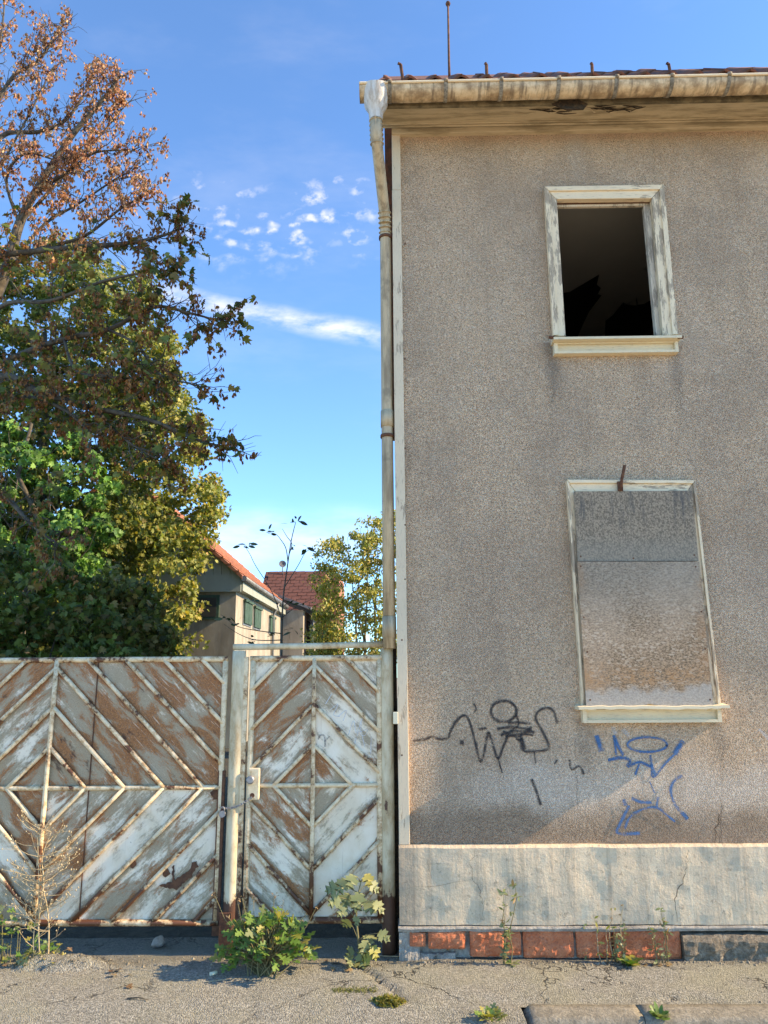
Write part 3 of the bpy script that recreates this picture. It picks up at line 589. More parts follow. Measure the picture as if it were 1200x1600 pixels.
# ribbons: cracks and graffiti
def smooth_line(pts, sub=6):
    pts = [Vector(p) for p in pts]; out = []
    for i in range(len(pts)-1):
        p0, p1, p2, p3 = pts[max(i-1, 0)], pts[i], pts[i+1], pts[min(i+2, len(pts)-1)]
        for k in range(sub):
            t = k/sub; out.append(.5*((2*p1)+(p2-p0)*t+(2*p0-5*p1+4*p2-p3)*t*t+(3*p1-p0-3*p2+p3)*t**3))
    out.append(pts[-1]); return out
LAY = [0]
def ribbon(mb, pts, wd, Y, smooth=True, taper=False):
    LAY[0] += 1; Y = Y-.0004*(LAY[0] % 12)
    q = smooth_line([(p[0], p[1], 0) for p in pts]) if smooth and len(pts) > 2 else [Vector((p[0], p[1], 0)) for p in pts]
    w3 = [P(a.x, a.y, Y) for a in q]; m = len(w3); b = len(mb.v)
    for i, p in enumerate(w3):
        t = (w3[min(i+1, m-1)]-w3[max(i-1, 0)]); t = t.normalized() if t.length > 0 else Vector((1, 0, 0)); nrm = Vector((-t.z, 0, t.x))
        ww = wd*(.5 if not taper else .5*(1-.7*abs(2*i/(m-1)-1)))*(1+.25*fbm(p.x*20, p.z*20, 3))
        mb.v += [tuple(p+nrm*ww), tuple(p-nrm*ww)]
    for i in range(m-1): mb.face([b+2*i, b+2*i+1, b+2*i+3, b+2*i+2], [(i*.1, 1), (i*.1, 0), (i*.1+.1, 0), (i*.1+.1, 1)])
def cg(l): return [(600+a/2, 1060+c/2) for a, c in l]
def ell(cx, cy, rx, ry, a0=0, a1=380, n=16): return [(cx+rx*math.cos(rad(a0+(a1-a0)*k/n)), cy+ry*math.sin(rad(a0+(a1-a0)*k/n))) for k in range(n+1)]
mb = MB()
for pts, wd in (([(92, 195), (130, 190), (150, 183), (175, 190), (200, 186), (206, 170), (225, 135), (248, 116), (265, 130), (283, 190), (300, 258), (312, 235), (325, 172), (335, 190), (356, 250), (374, 210), (384, 186), (380, 180)], .020), ([(356, 245), (362, 270), (370, 296)], .012),
                (ell(374, 103, 40, 33, 30, 400), .022), ([(412, 110), (420, 145), (395, 165)], .018), ([(388, 140), (420, 138), (456, 142)], .018), ([(354, 158), (400, 152), (462, 160)], .02), ([(364, 178), (410, 165), (470, 168)], .022), ([(380, 182), (430, 174), (466, 178)], .018), ([(372, 165), (420, 182), (462, 150)], .018),
                ([(428, 180), (434, 224), (470, 228), (510, 222), (514, 205), (492, 160), (474, 125), (484, 102), (510, 92), (530, 104), (543, 142)], .020), ([(470, 228), (474, 266)], .014), ([(428, 195), (412, 188)], .02), ([(430, 185), (440, 222)], .028),
                ([(238, 199), (250, 201)], .034), ([(533, 268), (542, 254)], .013), ([(580, 254), (586, 285), (610, 274), (625, 300)], .016), ([(462, 315), (478, 358), (490, 396)], .022), ([(280, 78), (288, 95), (282, 106)], .014), ([(296, 160), (320, 155)], .02)):
    ribbon(mb, cg(pts), wd*1.3, -.003)
mb.build('graffiti', M_spk, wall)['label'] = 'black spray painted tag'
mb = MB()
for pts, wd in (([(664, 178), (672, 202), (680, 228)], .045), ([(718, 178), (732, 212), (748, 240)], .028), ([(718, 178), (726, 240)], .02), (ell(823, 207, 62, 23, 0, 375), .020), ([(934, 194), (908, 238)], .045), ([(908, 238), (880, 265), (850, 302), (838, 305), (836, 270), (832, 240)], .020), ([(700, 256), (738, 248), (768, 256), (760, 276)], .028), ([(762, 276), (798, 262), (832, 276)], .024), ([(798, 268), (785, 302)], .018), ([(836, 270), (848, 305)], .026),
                ([(750, 378), (754, 398)], .03), ([(766, 398), (738, 455), (732, 484), (800, 484)], .026), ([(752, 470), (770, 432), (812, 408), (852, 404), (885, 428), (910, 448)], .022), ([(774, 374), (800, 386), (836, 388)], .026), ([(856, 370), (852, 402)], .022), ([(932, 304), (906, 322), (896, 352), (912, 398), (950, 440)], .024), ([(932, 420), (948, 440)], .035), ([(830, 322), (846, 358)], .012)):
    ribbon(mb, cg(pts), wd*1.15, -.0035)
mb.build('graffiti', M_spb, wall)['label'] = 'blue spray painted figure'
for pts, wd in (([(714, 150), (724, 175)], .04), ([(745, 160), (765, 182)], .045), ([(1172, 158), (1205, 192)], .03)):
    mb = MB(); ribbon(mb, cg(pts), wd, -.0030); mb.build('paint_smear', M_spw, wall)['label'] = 'faint white paint smear'
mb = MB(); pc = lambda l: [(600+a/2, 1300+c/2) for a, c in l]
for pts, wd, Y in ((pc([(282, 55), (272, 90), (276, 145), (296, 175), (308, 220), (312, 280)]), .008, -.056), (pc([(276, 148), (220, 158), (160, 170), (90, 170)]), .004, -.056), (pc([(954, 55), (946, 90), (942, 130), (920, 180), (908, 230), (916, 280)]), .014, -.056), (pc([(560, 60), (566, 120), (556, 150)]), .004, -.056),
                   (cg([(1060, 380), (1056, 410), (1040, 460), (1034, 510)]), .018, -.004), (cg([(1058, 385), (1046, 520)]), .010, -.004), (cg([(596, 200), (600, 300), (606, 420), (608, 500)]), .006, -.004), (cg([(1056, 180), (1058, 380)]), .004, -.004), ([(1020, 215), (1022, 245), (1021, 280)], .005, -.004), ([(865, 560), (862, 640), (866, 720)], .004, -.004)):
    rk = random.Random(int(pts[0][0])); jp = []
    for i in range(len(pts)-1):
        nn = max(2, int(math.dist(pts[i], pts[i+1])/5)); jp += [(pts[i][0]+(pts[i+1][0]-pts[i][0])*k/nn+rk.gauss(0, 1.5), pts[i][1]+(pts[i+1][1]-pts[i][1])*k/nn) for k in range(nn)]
    mb = MB(); ribbon(mb, jp+[pts[-1]], wd*.7, Y, False, True); mb.build('crack', M_crack, wall)  # flat dark strip: the shade inside the gap is put into colour

# cornice
def strip_x(prof, x0, x1, name, mat, N=160, amp=.002, parent=house):
    mb = MB(); m = len(prof)
    for k in range(N+1):
        x = x0+(x1-x0)*k/N
        for y, z in prof: e = amp*fbm(x*1.5, y*9, z*9, 3); mb.v.append((x, y+e, z+e))
    for k in range(N):
        for q in range(m): r = (q+1) % m; mb.face([k*m+q, k*m+r, (k+1)*m+r, (k+1)*m+q])
    mb.face(list(reversed(range(m)))); mb.face([N*m+q for q in range(m)]); return mb.build(name, mat, parent)
strip_x([(-.034, Z0-.020), (-.038, Z0-.010), (-.038, Z0+.034), (.03, Z0+.034), (.03, Z0-.020)], .0, HX, 'cornice_moulding', M_soffit)
strip_x([(-.042, Z0+.036), (-.186, Z0+.030), (-.186, Z0+.05), (-.042, Z0+.05)], -.12, HX, 'soffit_board', M_soffit)
strip_x([(-.190, Z0+.016), (-.306, Z0+.008), (-.306, Z0+.046), (-.190, Z0+.046)], -.12, HX, 'soffit_board', M_soffit)
strip_x([(-.309, Z0-.036), (-.337, Z0-.036), (-.337, Z0+.16), (-.309, Z0+.16)], -.12, HX, 'fascia_board', M_fascia)
strip_x([(-.3065, Z0-.012), (-.284, Z0-.004), (-.284, Z0+.009), (-.3065, Z0+.009)], -.12, HX, 'soffit_bead', M_soffit)
for yb_, rb_ in ((-.052, .010), (-.078, .008)):
    mb = MB(); mb.tube([(-.12+k*(HX+.12)/40, yb_, Z0+.032+.001*math.sin(k)) for k in range(41)], rb_, 8); mb.build('soffit_bead', M_soffit, house)
rs = random.Random(3)                            # rotten hole in the boards, hanging splinters
mb = MB()
hp = [xz(862, 163, -.336), xz(884, 154, -.336), xz(905, 157, -.336), xz(918, 163, -.336), xz(912, 171, -.336), xz(886, 172, -.336)]
mb.slab(hp[::-1], -.342, -.33); mb.build('rotten_patch', M_rot, house)
for k in range(34):
    u = rs.random(); px = 800+200*u; yy = -.19-.12*rs.random(); p = G(px, 178, Z0+.004); x = p.x; L = rs.uniform(.04, .22); mb = MB()
    mb.tube([(x, yy, Z0+.014), (x+L*.5, yy+rs.uniform(-.01, .01), Z0+.004-rs.random()*.012), (x+L, yy+rs.uniform(-.02, .02), Z0+.012)], [.003, .006, .002], 4, smooth=False); mb.build('splinter', M_rot if k % 3 else M_soffit, house)

# gutter
gy, gr = -.415, .075; gz0 = P(612, 130, gy-gr).z; gz1 = P(1200, 117, gy-gr).z; gxl = P(562, 140, gy).x; gxr = HX
gsl = (gz1-gz0)/(P(1200, 117, gy-gr).x-P(612, 130, gy-gr).x)
gz = lambda x: gz0+gsl*max(-.3, min(3.2, x))
mb = MB(); N = 120; na = 14
xsG = [gxl+(gxr-gxl)*(k/N)**1.6 for k in range(N+1)]
for x in xsG:
    for q in range(na+1):
        a = math.pi*q/na; e = .004*fbm(x*2.2, q*.4, 5, 3); mb.v.append((x, gy-(gr+e)*math.cos(a), gz(x)-(gr+e)*math.sin(a)))
    for q in range(na+1):
        a = math.pi*(1-q/na); mb.v.append((x, gy-(gr-.005)*math.cos(a), gz(x)-(gr-.005)*math.sin(a)))
m = 2*(na+1)
for k in range(N):
    for q in range(m): r = (q+1) % m; mb.face([k*m+q, (k+1)*m+q, (k+1)*m+r, k*m+r], smooth=True)
b = mb.add([(gxl+.002, gy-gr*math.cos(math.pi*q/na), gz(gxl)-gr*math.sin(math.pi*q/na)) for q in range(na+1)]); mb.face(range(b, b+na+1))
gut = mb.build('gutter', M_gutter, house)
mb = MB(); mb.tube([(x, gy-gr-.004, gz(x)+.004) for x in xsG], .0095, 8); mb.build('gutter_bead', M_pwh, gut)
for px in (609, 697, 784, 874, 965, 1052, 1142, 1235, 1330, 1430):
    x = P(px, 140, gy-gr).x; mb = MB()
    for x_ in (x-.013, x+.013):
        for q in range(na+1): a = math.pi*q/na; mb.v.append((x_, gy-(gr+.009)*math.cos(a), gz(x_)-(gr+.009)*math.sin(a)+.004))
    n_ = na+1
    for q in range(na): mb.face([q, n_+q, n_+q+1, q+1], smooth=True)
    for side in (0, n_):
        b = mb.add([(mb.v[side][0], gy-gr*math.cos(math.pi*q/na), gz(x)-gr*math.sin(math.pi*q/na)+.002) for q in range(na+1)])
        for q in range(na): mb.face([side+q, side+q+1, b+q+1, b+q])
    mb.tube([(x-.013, gy-gr-.013, gz(x)+.006), (x+.013, gy-gr-.013, gz(x)+.006)], .012, 7); mb.build('gutter_bracket', M_bracket, gut)

# rainwater hopper and downpipe
hx0, hx1 = P(568, 140, -.44).x, P(606, 140, -.44).x; hc = (hx0+hx1)/2; hw = (hx1-hx0)/2
zt = gz(hc)+.012; zb = P(589, 182, -.42).z; zm = P(589, 158, -.44).z
mb = MB(); n = 20; rings = [(hw, gr+.022, zt), (hw*1.0, gr+.022, zt-(zt-zm)*.5), (hw*.95, gr+.015, zm), (hw*.62, gr*.8, zm-(zm-zb)*.6), (.050, .05, zb+.01), (.047, .047, zb-.03)]
for a, c, z in rings:
    for k in range(n): t = 2*math.pi*k/n; sq = 1/max(abs(math.cos(t))**8+abs(math.sin(t))**8, 1e-6)**(1/8) if z > zm-.01 else 1; sq = min(sq, 1.12); mb.v.append((hc+a*math.cos(t)*sq, gy+c*math.sin(t)*sq, z))
for i in range(len(rings)-1):
    for k in range(n): k2 = (k+1) % n; mb.face([i*n+k, (i+1)*n+k, (i+1)*n+k2, i*n+k2], smooth=True)
hop = mb.build('rainwater_hopper', M_head, house)
px0 = P(605.3, 700, .02)
pipe_pts = [(hc, gy, zb+.0), (hc+.002, gy, P(589, 214, gy).z)]
e0 = Vector(pipe_pts[-1]); e1 = Vector((P(602, 345, .02).x, .02, P(602, 345, .02).z)); low = P(608.5, 1003, .02)
mb = MB(); mb.tube([(hc, gy, zb+.02), e0, e0.lerp(e1, .12), e0.lerp(e1, .88), e1-Vector((0, 0, .04)), (px0.x, .02, px0.z), (low.x, .02, 1.84)], [.043, .043, .041, .041, .041, .041, .043], 16)
pipe = mb.build('downpipe', M_pipe, house)
for c0, c1, num in ((Vector((hc, gy, zb-.03)), e0.lerp(e1, .08), 6), (e0.lerp(e1, .90), e1-Vector((0, 0, .10)), 5)):
    for k in range(num):
        p = c0.lerp(c1, k/(num-1)); d = (c1-c0).normalized(); mb = MB(); mb.tube([p-d*.004, p-d*.003, p+d*.003, p+d*.004], [.040, .050, .050, .040], 16); mb.build('pipe_rib', M_pipe, pipe)
for py, r_, h_ in ((655, .047, .12), (682, .050, .022), (980, .047, .14), (372, .050, .02)):
    p = P(604.5 if py < 900 else 608.3, py, .02); x = e1.x+(low.x-e1.x)*(e1.z-p.z)/(e1.z-low.z); mb = MB(); mb.tube([(x, .02, p.z-h_/2), (x, .02, p.z+h_/2)], r_, 16); mb.build('pipe_collar', M_pipe if r_ < .049 else M_rust, pipe)
    if r_ > .049: mb = MB(); mb.tube([(x, .02, p.z), (x+.12, .05, p.z)], .008, 6); mb.build('pipe_bracket', M_rust, pipe)

# roof: slabs, eave tiles, hooks, lightning rod
mb = MB(); t_ = .95; ye = -.40; ze = Z0+.17; yr = HD/2; zr = ze+(yr-ye)*t_
for (ya, za, yb, zb_) in ((ye+.10, ze+.10*t_-.035, yr, zr-.035), (HD+.3, ze-.0, yr, zr-.035)):
    b = mb.add([(-.10, ya, za), (HX+.1, ya, za), (HX+.1, yb, zb_), (-.10, yb, zb_), (-.10, ya, za-.07), (HX+.1, ya, za-.07), (HX+.1, yb, zb_-.07), (-.10, yb, zb_-.07)])
    for q in ((0, 1, 2, 3), (4, 7, 6, 5), (0, 4, 5, 1), (1, 5, 6, 2), (2, 6, 7, 3), (3, 7, 4, 0)): mb.face([b+i for i in q])
roof = mb.build('roof', M_tile, house)
TW = .19
def tile_mesh():
    mb = MB(); n = 12; L = .40
    for s_ in (0, 1):
        for q in range(n+1):
            u = q/n; z = .022*math.cos(2*math.pi*u)*(1 if u < .5 else 1)+.006
            for th in (0, -.016): mb.v.append((u*TW*1.06, s_*L, z+th-(0 if s_ == 0 else .0)))
    m = 2*(n+1)
    for q in range(n):
        a = 2*q; mb.face([a, a+2, m+a+2, m+a], smooth=True); mb.face([a+1, m+a+1, m+a+3, a+3], smooth=True); mb.face([a, a+1, a+3, a+2]); mb.face([m+a, m+a+2, m+a+3, m+a+1])
    mb.face([0, m, m+1, 1]); mb.face([m-2, m-1, 2*m-1, 2*m-2]); return mb.mesh('roof_tile')
tm = tile_mesh(); tm.materials.append(M_tile); ra = random.Random(5)
ztile = P(800, 121, -.40).z
for r_ in range(2):
    for k in range(58):
        x = -.06+k*TW
        if r_ == 0 and abs(x-P(905, 120, -.40).x) < TW*.45: continue
        o = bpy.data.objects.new('roof_tile', tm); col.objects.link(o); o.parent = roof
        yb = -.40+r_*.29+ra.uniform(-.012, .012); o.location = (x+ra.uniform(-.004, .004), yb, ztile-.008+gsl*min(x, 3.2)*.8+(yb+.40)*t_+ra.uniform(-.006, .008)); o.rotation_euler = (math.atan(t_)+ra.uniform(-.02, .02), ra.uniform(-.03, .03), ra.uniform(-.02, .02))
for px, dx in ((629, -3), (760, 0), (925, 0), (1049, -4)):
    a = P(px+1, 128, -.36); c = P(px+dx, 101, -.36); mb = MB(); mb.tube([(a.x, -.12, a.z+.12), a, c, c+Vector((-.01 if dx == 0 else -.018, -.012, .0))], [.010, .012, .012, .012], 6, smooth=False); mb.build('snow_hook', M_rust, roof)
mb = MB(); yA = .25; pa = P(702.5, 128, yA); pb = P(700, 6, yA); mb.tube([(pa.x, yA, ze+(yA-ye)*t_-.1), (pa.x, yA, pa.z+.2), (pb.x, yA, pb.z)], [.012, .010, .008], 8); rod = mb.build('lightning_rod', M_rust, roof)
mb = MB(); mb.lathe((pb.x, yA, pb.z), [(0, -.022), (.016, -.016), (.022, 0), (.016, .016), (0, .022)], 12); mb.build('rod_ball', M_rust, rod)

# ------------------------------------------------------------------ gates
def clip(poly, a, b, c):                         # keep a*x+b*y <= c
    out = []
    for i in range(len(poly)):
        p, q = poly[i], poly[(i+1) % len(poly)]; dp = a*p[0]+b*p[1]-c; dq = a*q[0]+b*q[1]-c
        if dp <= 0: out.append(p)
        if dp*dq < 0: t = dp/(dp-dq); out.append((p[0]+(q[0]-p[0])*t, p[1]+(q[1]-p[1])*t))
    return out
def gate_leaf(root, x0, x1, z0, z1, cx, cz, s, rf, rb, seed, rust_of, Yp=.0):
    rg = random.Random(seed)
    def bar(name, a, b, r, y=-.004, n=10):
        mb = MB(); a, b = Vector((a[0], y, a[1])), Vector((b[0], y, b[1])); N = 6
        mb.tube([a.lerp(b, k/N)+Vector((0, .0015*fbm(k*2.1+seed, r*99, a.x), .0015*fbm(k*1.7, seed, b.z))) for k in range(N+1)], r, n); return mb.build(name, M_bar, root)
    bar('frame_rail', (x0-rf, z1), (x1+rf, z1), rf); bar('frame_rail', (x0-rf, z0), (x1+rf, z0), rf*1.05)
    bar('frame_stile', (x0, z0), (x0, z1), rf, -.001); bar('frame_stile', (x1, z0), (x1, z1), rf, -.001)
    bar('centre_bar', (cx, z0), (cx, z1), rb*1.15, -.012); bar('middle_rail', (x0, cz), (x1, cz), rb*1.1, -.006)
    for sx_ in (-1, 1):
        for sz_ in (-1, 1):
            W, H = (x1-cx if sx_ > 0 else cx-x0), (z1-cz if sz_ > 0 else cz-z0); k = 1
            while k*s < W+H-.04:
                ua, va = (min(k*s, W), max(0, k*s-W)); ub, vb = (max(0, k*s-H), min(k*s, H))
                bar('diagonal_bar', (cx+sx_*ua, cz+sz_*va), (cx+sx_*ub, cz+sz_*vb), rb, -.010+.0007*((k+sx_) % 3)); k += 1
            k = 0
            while k*s < W+H:
                poly = clip(clip([(0, 0), (W, 0), (W, H), (0, H)], 1, 1, (k+1)*s), -1, -1, -k*s)
                if len(poly) >= 3:
                    ws = [(cx+sx_*u, cz+sz_*v) for u, v in poly]; fl = 1 if sx_*sz_ > 0 else -1; ws = ws[::fl]; pl_ = poly[::fl]
                    mb = MB(); yo = .006+rg.uniform(-.002, .003); n_ = len(ws); b = mb.add([(x, yo, z) for x, z in ws]+[(x, yo+.004, z) for x, z in ws])
                    uv = [(((u-v)*.7071), ((u+v-k*s)*.7071)) for u, v in pl_]
                    mb.face(range(b, b+n_), uv); mb.face([b+n_+i for i in reversed(range(n_))], uv[::-1])
                    o = mb.build('panel', M_panel, root); rr = rust_of(sx_, sz_, k)+.052+rg.uniform(-.04, .04); o.color = (rr, rg.random(), rg.random(), 1)
                k += 1
GX0, GX1, GZ0, GZ1 = -3.42, -1.15, .172, 1.782
dg = thing('driveway_gate', 'wide rusty white metal gate with diamond pattern of bars', 'gate', (GX1, .062, 0))
def rust_big(sx_, sz_, k):
    if sx_ > 0 and sz_ > 0: return (.58, .58, .55, .60, .60, .57, .56, .53)[min(k, 7)]
    if sx_ > 0: return (.50, .47, .47, .46, .47, .48, .49, .50)[min(k, 7)]
    if sz_ > 0: return (.54, .52, .50, .60, .56, .55, .5, .5)[min(k, 7)]
    return (.60, .58, .50, .49, .5, .5, .5, .5)[min(k, 7)]
gate_leaf(dg, GX0-GX1, 0, GZ0, GZ1, -2.283-GX1, .968, .2555, .0185, .0135, 3, rust_big)
o = MB(); xx = P(141, 1200, .06).x-GX1; o.box(xx-.003, xx+.003, -.001, .004, GZ0, GZ1); o.build('sheet_seam', M_rust, dg)
def blotch(pts, parent, ox, Y=.058):             # holes rusted through the sheet: dark ragged plates
    rr_ = random.Random(len(pts)); pp = []
    for i in range(len(pts)):
        (a, c), (a2, c2) = pts[i], pts[(i+1) % len(pts)]; nn = max(2, int(math.hypot(a2-a, c2-c)/3))
        pp += [(a+(a2-a)*k/nn+rr_.gauss(0, .8), c+(c2-c)*k/nn+rr_.gauss(0, .8)) for k in range(nn)]
    q = [P(a, c, Y) for a, c in pp]; mb = MB(); mb.slab([(p.x-ox, p.z) for p in q][::-1], Y-.062-.001, Y-.062+.005); return mb.build('rust_hole', M_rust, parent)
blotch([(205, 1349), (211, 1345), (212, 1352), (208, 1357), (203, 1355)], dg, GX1); blotch([(255, 1361), (262, 1359), (265, 1366), (259, 1371), (254, 1368)], dg, GX1)
blotch([(250, 1383), (268, 1378), (269, 1352), (272, 1352), (272, 1376), (296, 1359), (300, 1347), (309, 1345), (309, 1353), (297, 1371), (276, 1389), (262, 1388)], dg, GX1)
blotch([(329, 1239), (338, 1233), (345, 1235), (343, 1249), (333, 1250)], dg, GX1)
mb = MB(); mb.box(-.018, .028, -.016, .012, .10, GZ0+.9); mb.build('stop_strip', M_rust, dg, .003)

WX0, WX1, WZ0, WZ1 = -.965, -.122, .185, 1.782
wg = thing('wicket_gate', 'narrow white pedestrian gate with lock plate between round posts', 'gate', (WX0, .062, 0))
def rust_w(sx_, sz_, k):
    if sx_ < 0 and sz_ > 0: return (.56, .50, .57, .50, .50, .56)[min(k, 5)]
    if sx_ > 0 and sz_ > 0: return (.56, .40, .44, .47, .44, .4)[min(k, 5)]
    if sx_ < 0: return (.54, .52, .47, .46, .46, .50)[min(k, 5)]
    return (.50, .43, .41, .42, .44, .48)[min(k, 5)]
gate_leaf(wg, 0, WX1-WX0, WZ0, WZ1, -.553-WX0, .978, .2535, .019, .0125, 9, rust_w)
mb = MB(); mb.box(-.075, -.030, -.012, .012, .14, WZ1+.012); mb.build('hinge_stile', M_bar, wg, .003)
p0, p1 = P(389, 1200, .03), P(405, 1250, .03); mb = MB(); mb.box(p0.x-WX0-.006, p1.x-WX0, -.040, -.012, p1.z, p0.z); lp = mb.build('lock_plate', M_bar, wg, .008)
pk = P(392, 1218, .0); mb = MB(); mb.tube([(pk.x-WX0, -.012, pk.z), (pk.x-WX0, -.052, pk.z), (pk.x-WX0, -.056, pk.z), (pk.x-WX0, -.088, pk.z), (pk.x-WX0, -.093, pk.z)], [.012, .012, .026, .026, .018], 14); mb.build('knob', M_steel, lp)
pk2 = P(394, 1243, .02); mb = MB(); mb.tube([(pk2.x-WX0, -.036, pk2.z), (pk2.x-WX0, -.043, pk2.z)], .015, 12); mb.build('keyhole', M_rust, lp)
# faint pen marks on the wicket sheet
mb = MB(); cw = lambda l: [(320+a/3.077, 980+c/3.077) for a, c in l]
for pts, wd in ((cw([(545, 540), (555, 520), (575, 525), (578, 575)]), .016), (cw([(575, 550), (600, 525)]), .014)):
    ribbon(mb, pts, wd, .060)
gm = mb.build('grey_scribble', m_spray((.16, .17, .18), .6), wg); gm.location = (-WX0, -.062, 0)
mb = MB()
for pts in ([(580, 370), (610, 320)], [(600, 400), (640, 370), (620, 420), (650, 430)], [(640, 430), (680, 400), (665, 450)], [(690, 520), (715, 450), (730, 510), (755, 440), (750, 500), (780, 490), (770, 520), (745, 515)], [(720, 560), (745, 500), (770, 575)], [(800, 530), (798, 610)]):
    ribbon(mb, cw(pts), .007, .0605)
gm = mb.build('white_scribble', m_spray((.75, .78, .78), .9), wg); gm.location = (-WX0, -.062, 0)

gf = thing('gate_frame', 'round cream steel posts joined by a bar over the pedestrian gate', 'gate frame', (-1.06, .07, 0))
def post(x, y, r, z0, z1, name='post'):
    mb = MB(); N = 14; mb.tube([(x, y, z0+(z1-z0)*k/N) for k in range(N+1)], r, 18); return mb.build(name, M_post, gf)
ox, oy = -1.06, .07
post(P(374, 1020, .05).x-ox-.004, 0, .044, -.06, 1.835); post(P(605.5, 1200, .05).x-ox, .0, .043, -.06, 1.845)
a, c = P(365, 1011, .05), P(617, 1006, .05); mb = MB(); mb.tube([(a.x-ox-.004, -.01, a.z), ((a.x+c.x)/2-ox, -.01, (a.z+c.z)/2-.004), (c.x-ox, -.01, c.z)], .0205, 12); mb.build('cross_bar', M_post, gf)
x = P(354, 1470, .03).x; mb = MB(); mb.box(x-ox-.048, x-ox+.030, -.058, -.046, -.03, .24); mb.build('foot_plate', M_rust, gf, .003)

# chain and padlock between the gates
ch = thing('chain', 'short steel chain with padlock holding the two gates shut', 'chain', tuple(P(370, 1256, .0)))
A, B = P(393, 1246, -.0), P(347, 1264, -.0); n = 15
def link_mesh():
    mb = MB(); L, r = .010, .0052; pts = []
    for k in range(17): t = 2*math.pi*k/16; pts.append((L*math.cos(t)+(.005 if math.cos(t) > 0 else -.005), r*math.sin(t), 0))
    mb.tube(pts, .0022, 6, cap=False); return mb.mesh('link')
lm = link_mesh(); lm.materials.append(M_steel); pc_ = ch.location.copy()
for k in range(n):
    t = k/(n-1); p = A.lerp(B, t); p.z -= .030*4*t*(1-t)*.6; p.y = .028-.045*math.sin(math.pi*min(1, t*1.15)) ; d = (B-A)/n; d.z -= .03*4*(1-2*t)*.6/n
    o = bpy.data.objects.new('link', lm); col.objects.link(o); o.parent = ch; o.location = p-pc_
    o.rotation_mode = 'QUATERNION'; from mathutils import Quaternion
    q = d.to_track_quat('X', 'Z'); o.rotation_quaternion = q @ Quaternion((1, 0, 0), math.pi/2*(k % 2)+.4)
p = B-pc_+Vector((-.0, .012, -.02)); mb = MB(); mb.tube([(p.x, p.y-.012, p.z-.012), (p.x, p.y+.012, p.z-.012)], .020, 14); pad = mb.build('padlock', M_steel, ch)
mb = MB(); mb.tube([(p.x-.012, p.y, p.z), (p.x-.012, p.y, p.z+.02), (p.x-.006, p.y, p.z+.03), (p.x+.006, p.y, p.z+.03), (p.x+.012, p.y, p.z+.02), (p.x+.012, p.y, p.z)], .0035, 8); mb.build('shackle', M_steel, pad)

# ------------------------------------------------------------------ vegetation helpers
LOBED = (np.array([(0, 0, 0), (.30, .02, .03), (.50, .30, -.02), (.26, .36, .05), (.42, .72, -.03), (.14, .62, .05), (0, 1, -.06), (-.14, .62, .05), (-.42, .72, -.03), (-.26, .36, .05), (-.50, .30, -.02), (-.30, .02, .03), (0, .4, -.03)]), [(12, i, (i+1) % 12) for i in range(12)])
KITE = (np.array([(0, 0, 0), (.30, .45, .08), (0, 1, -.05), (-.30, .45, .08)]), [(0, 1, 2), (0, 2, 3)])
SAMARA = (np.array([(0, 0, 0), (.22, .25, .1), (.30, .62, .0), (.06, .52, -.08), (0, .95, .05), (-.10, .5, .08), (-.34, .7, -.02), (-.20, .25, -.1)]), [(0, 1, 3), (1, 2, 3), (0, 3, 5), (3, 4, 5), (0, 5, 7), (5, 6, 7)])
def leaf_cloud(name, pos, size, cols, parent, seed=1, hang=0.0, shape=LOBED, face=None, mat=None):
    """many leaves as one mesh; hang 0..1 tips point down; face: preferred upper side"""
    g = np.random.default_rng(seed); pos = np.asarray(pos, float); N = len(pos); V, T = shape; nv = len(V)
    d = g.normal(size=(N, 3)); d /= np.linalg.norm(d, axis=1)[:, None]; d = d*(1-hang)+np.array([0, 0, -1.0])*hang; d /= np.linalg.norm(d, axis=1)[:, None]
    nrm = g.normal(size=(N, 3))
    if face is not None: nrm = nrm*.65+np.asarray(face)*1.0
    x = np.cross(d, nrm); x /= np.linalg.norm(x, axis=1)[:, None]+1e-9; z = np.cross(x, d)
    sz = np.asarray(size)[:, None, None]
    v = pos[:, None, :]+sz*(V[None, :, 0, None]*x[:, None, :]+V[None, :, 1, None]*d[:, None, :]+V[None, :, 2, None]*z[:, None, :]*g.uniform(.5, 3, (N, 1, 1)))
    v = v.reshape(-1, 3); f = (np.array(T)[None]+(np.arange(N)*nv)[:, None, None]).reshape(-1, 3)
    me = bpy.data.meshes.new(name); me.vertices.add(len(v)); me.vertices.foreach_set('co', v.astype(np.float32).ravel())
    me.loops.add(f.size); me.loops.foreach_set('vertex_index', f.astype(np.int32).ravel()); me.polygons.add(len(f)); me.polygons.foreach_set('loop_start', np.arange(0, f.size, 3, dtype=np.int32)); me.update(calc_edges=True)
    at = me.color_attributes.new('Col', 'FLOAT_COLOR', 'POINT'); c4 = np.ones((len(v), 4), np.float32); c4[:, :3] = np.repeat(np.asarray(cols), nv, axis=0); at.data.foreach_set('color', c4.ravel())
    o = link(name, me, mat or M_leaf, parent); o['kind'] = 'stuff'; return o
def palette(n, pal, wts, seed, jit=.25):
    g = np.random.default_rng(seed); i = g.choice(len(pal), size=n, p=np.array(wts)/sum(wts)); c = np.array(pal)[i]; return np.clip(c*(1+g.normal(size=(n, 1))*jit), .003, .8)
def in_poly(px, py, poly):
    ins = False; n = len(poly); j = n-1
    for i in range(n):
        xi, yi = poly[i]; xj, yj = poly[j]
        if (yi > py) != (yj > py) and px < (xj-xi)*(py-yi)/(yj-yi)+xi: ins = not ins
        j = i
    return ins
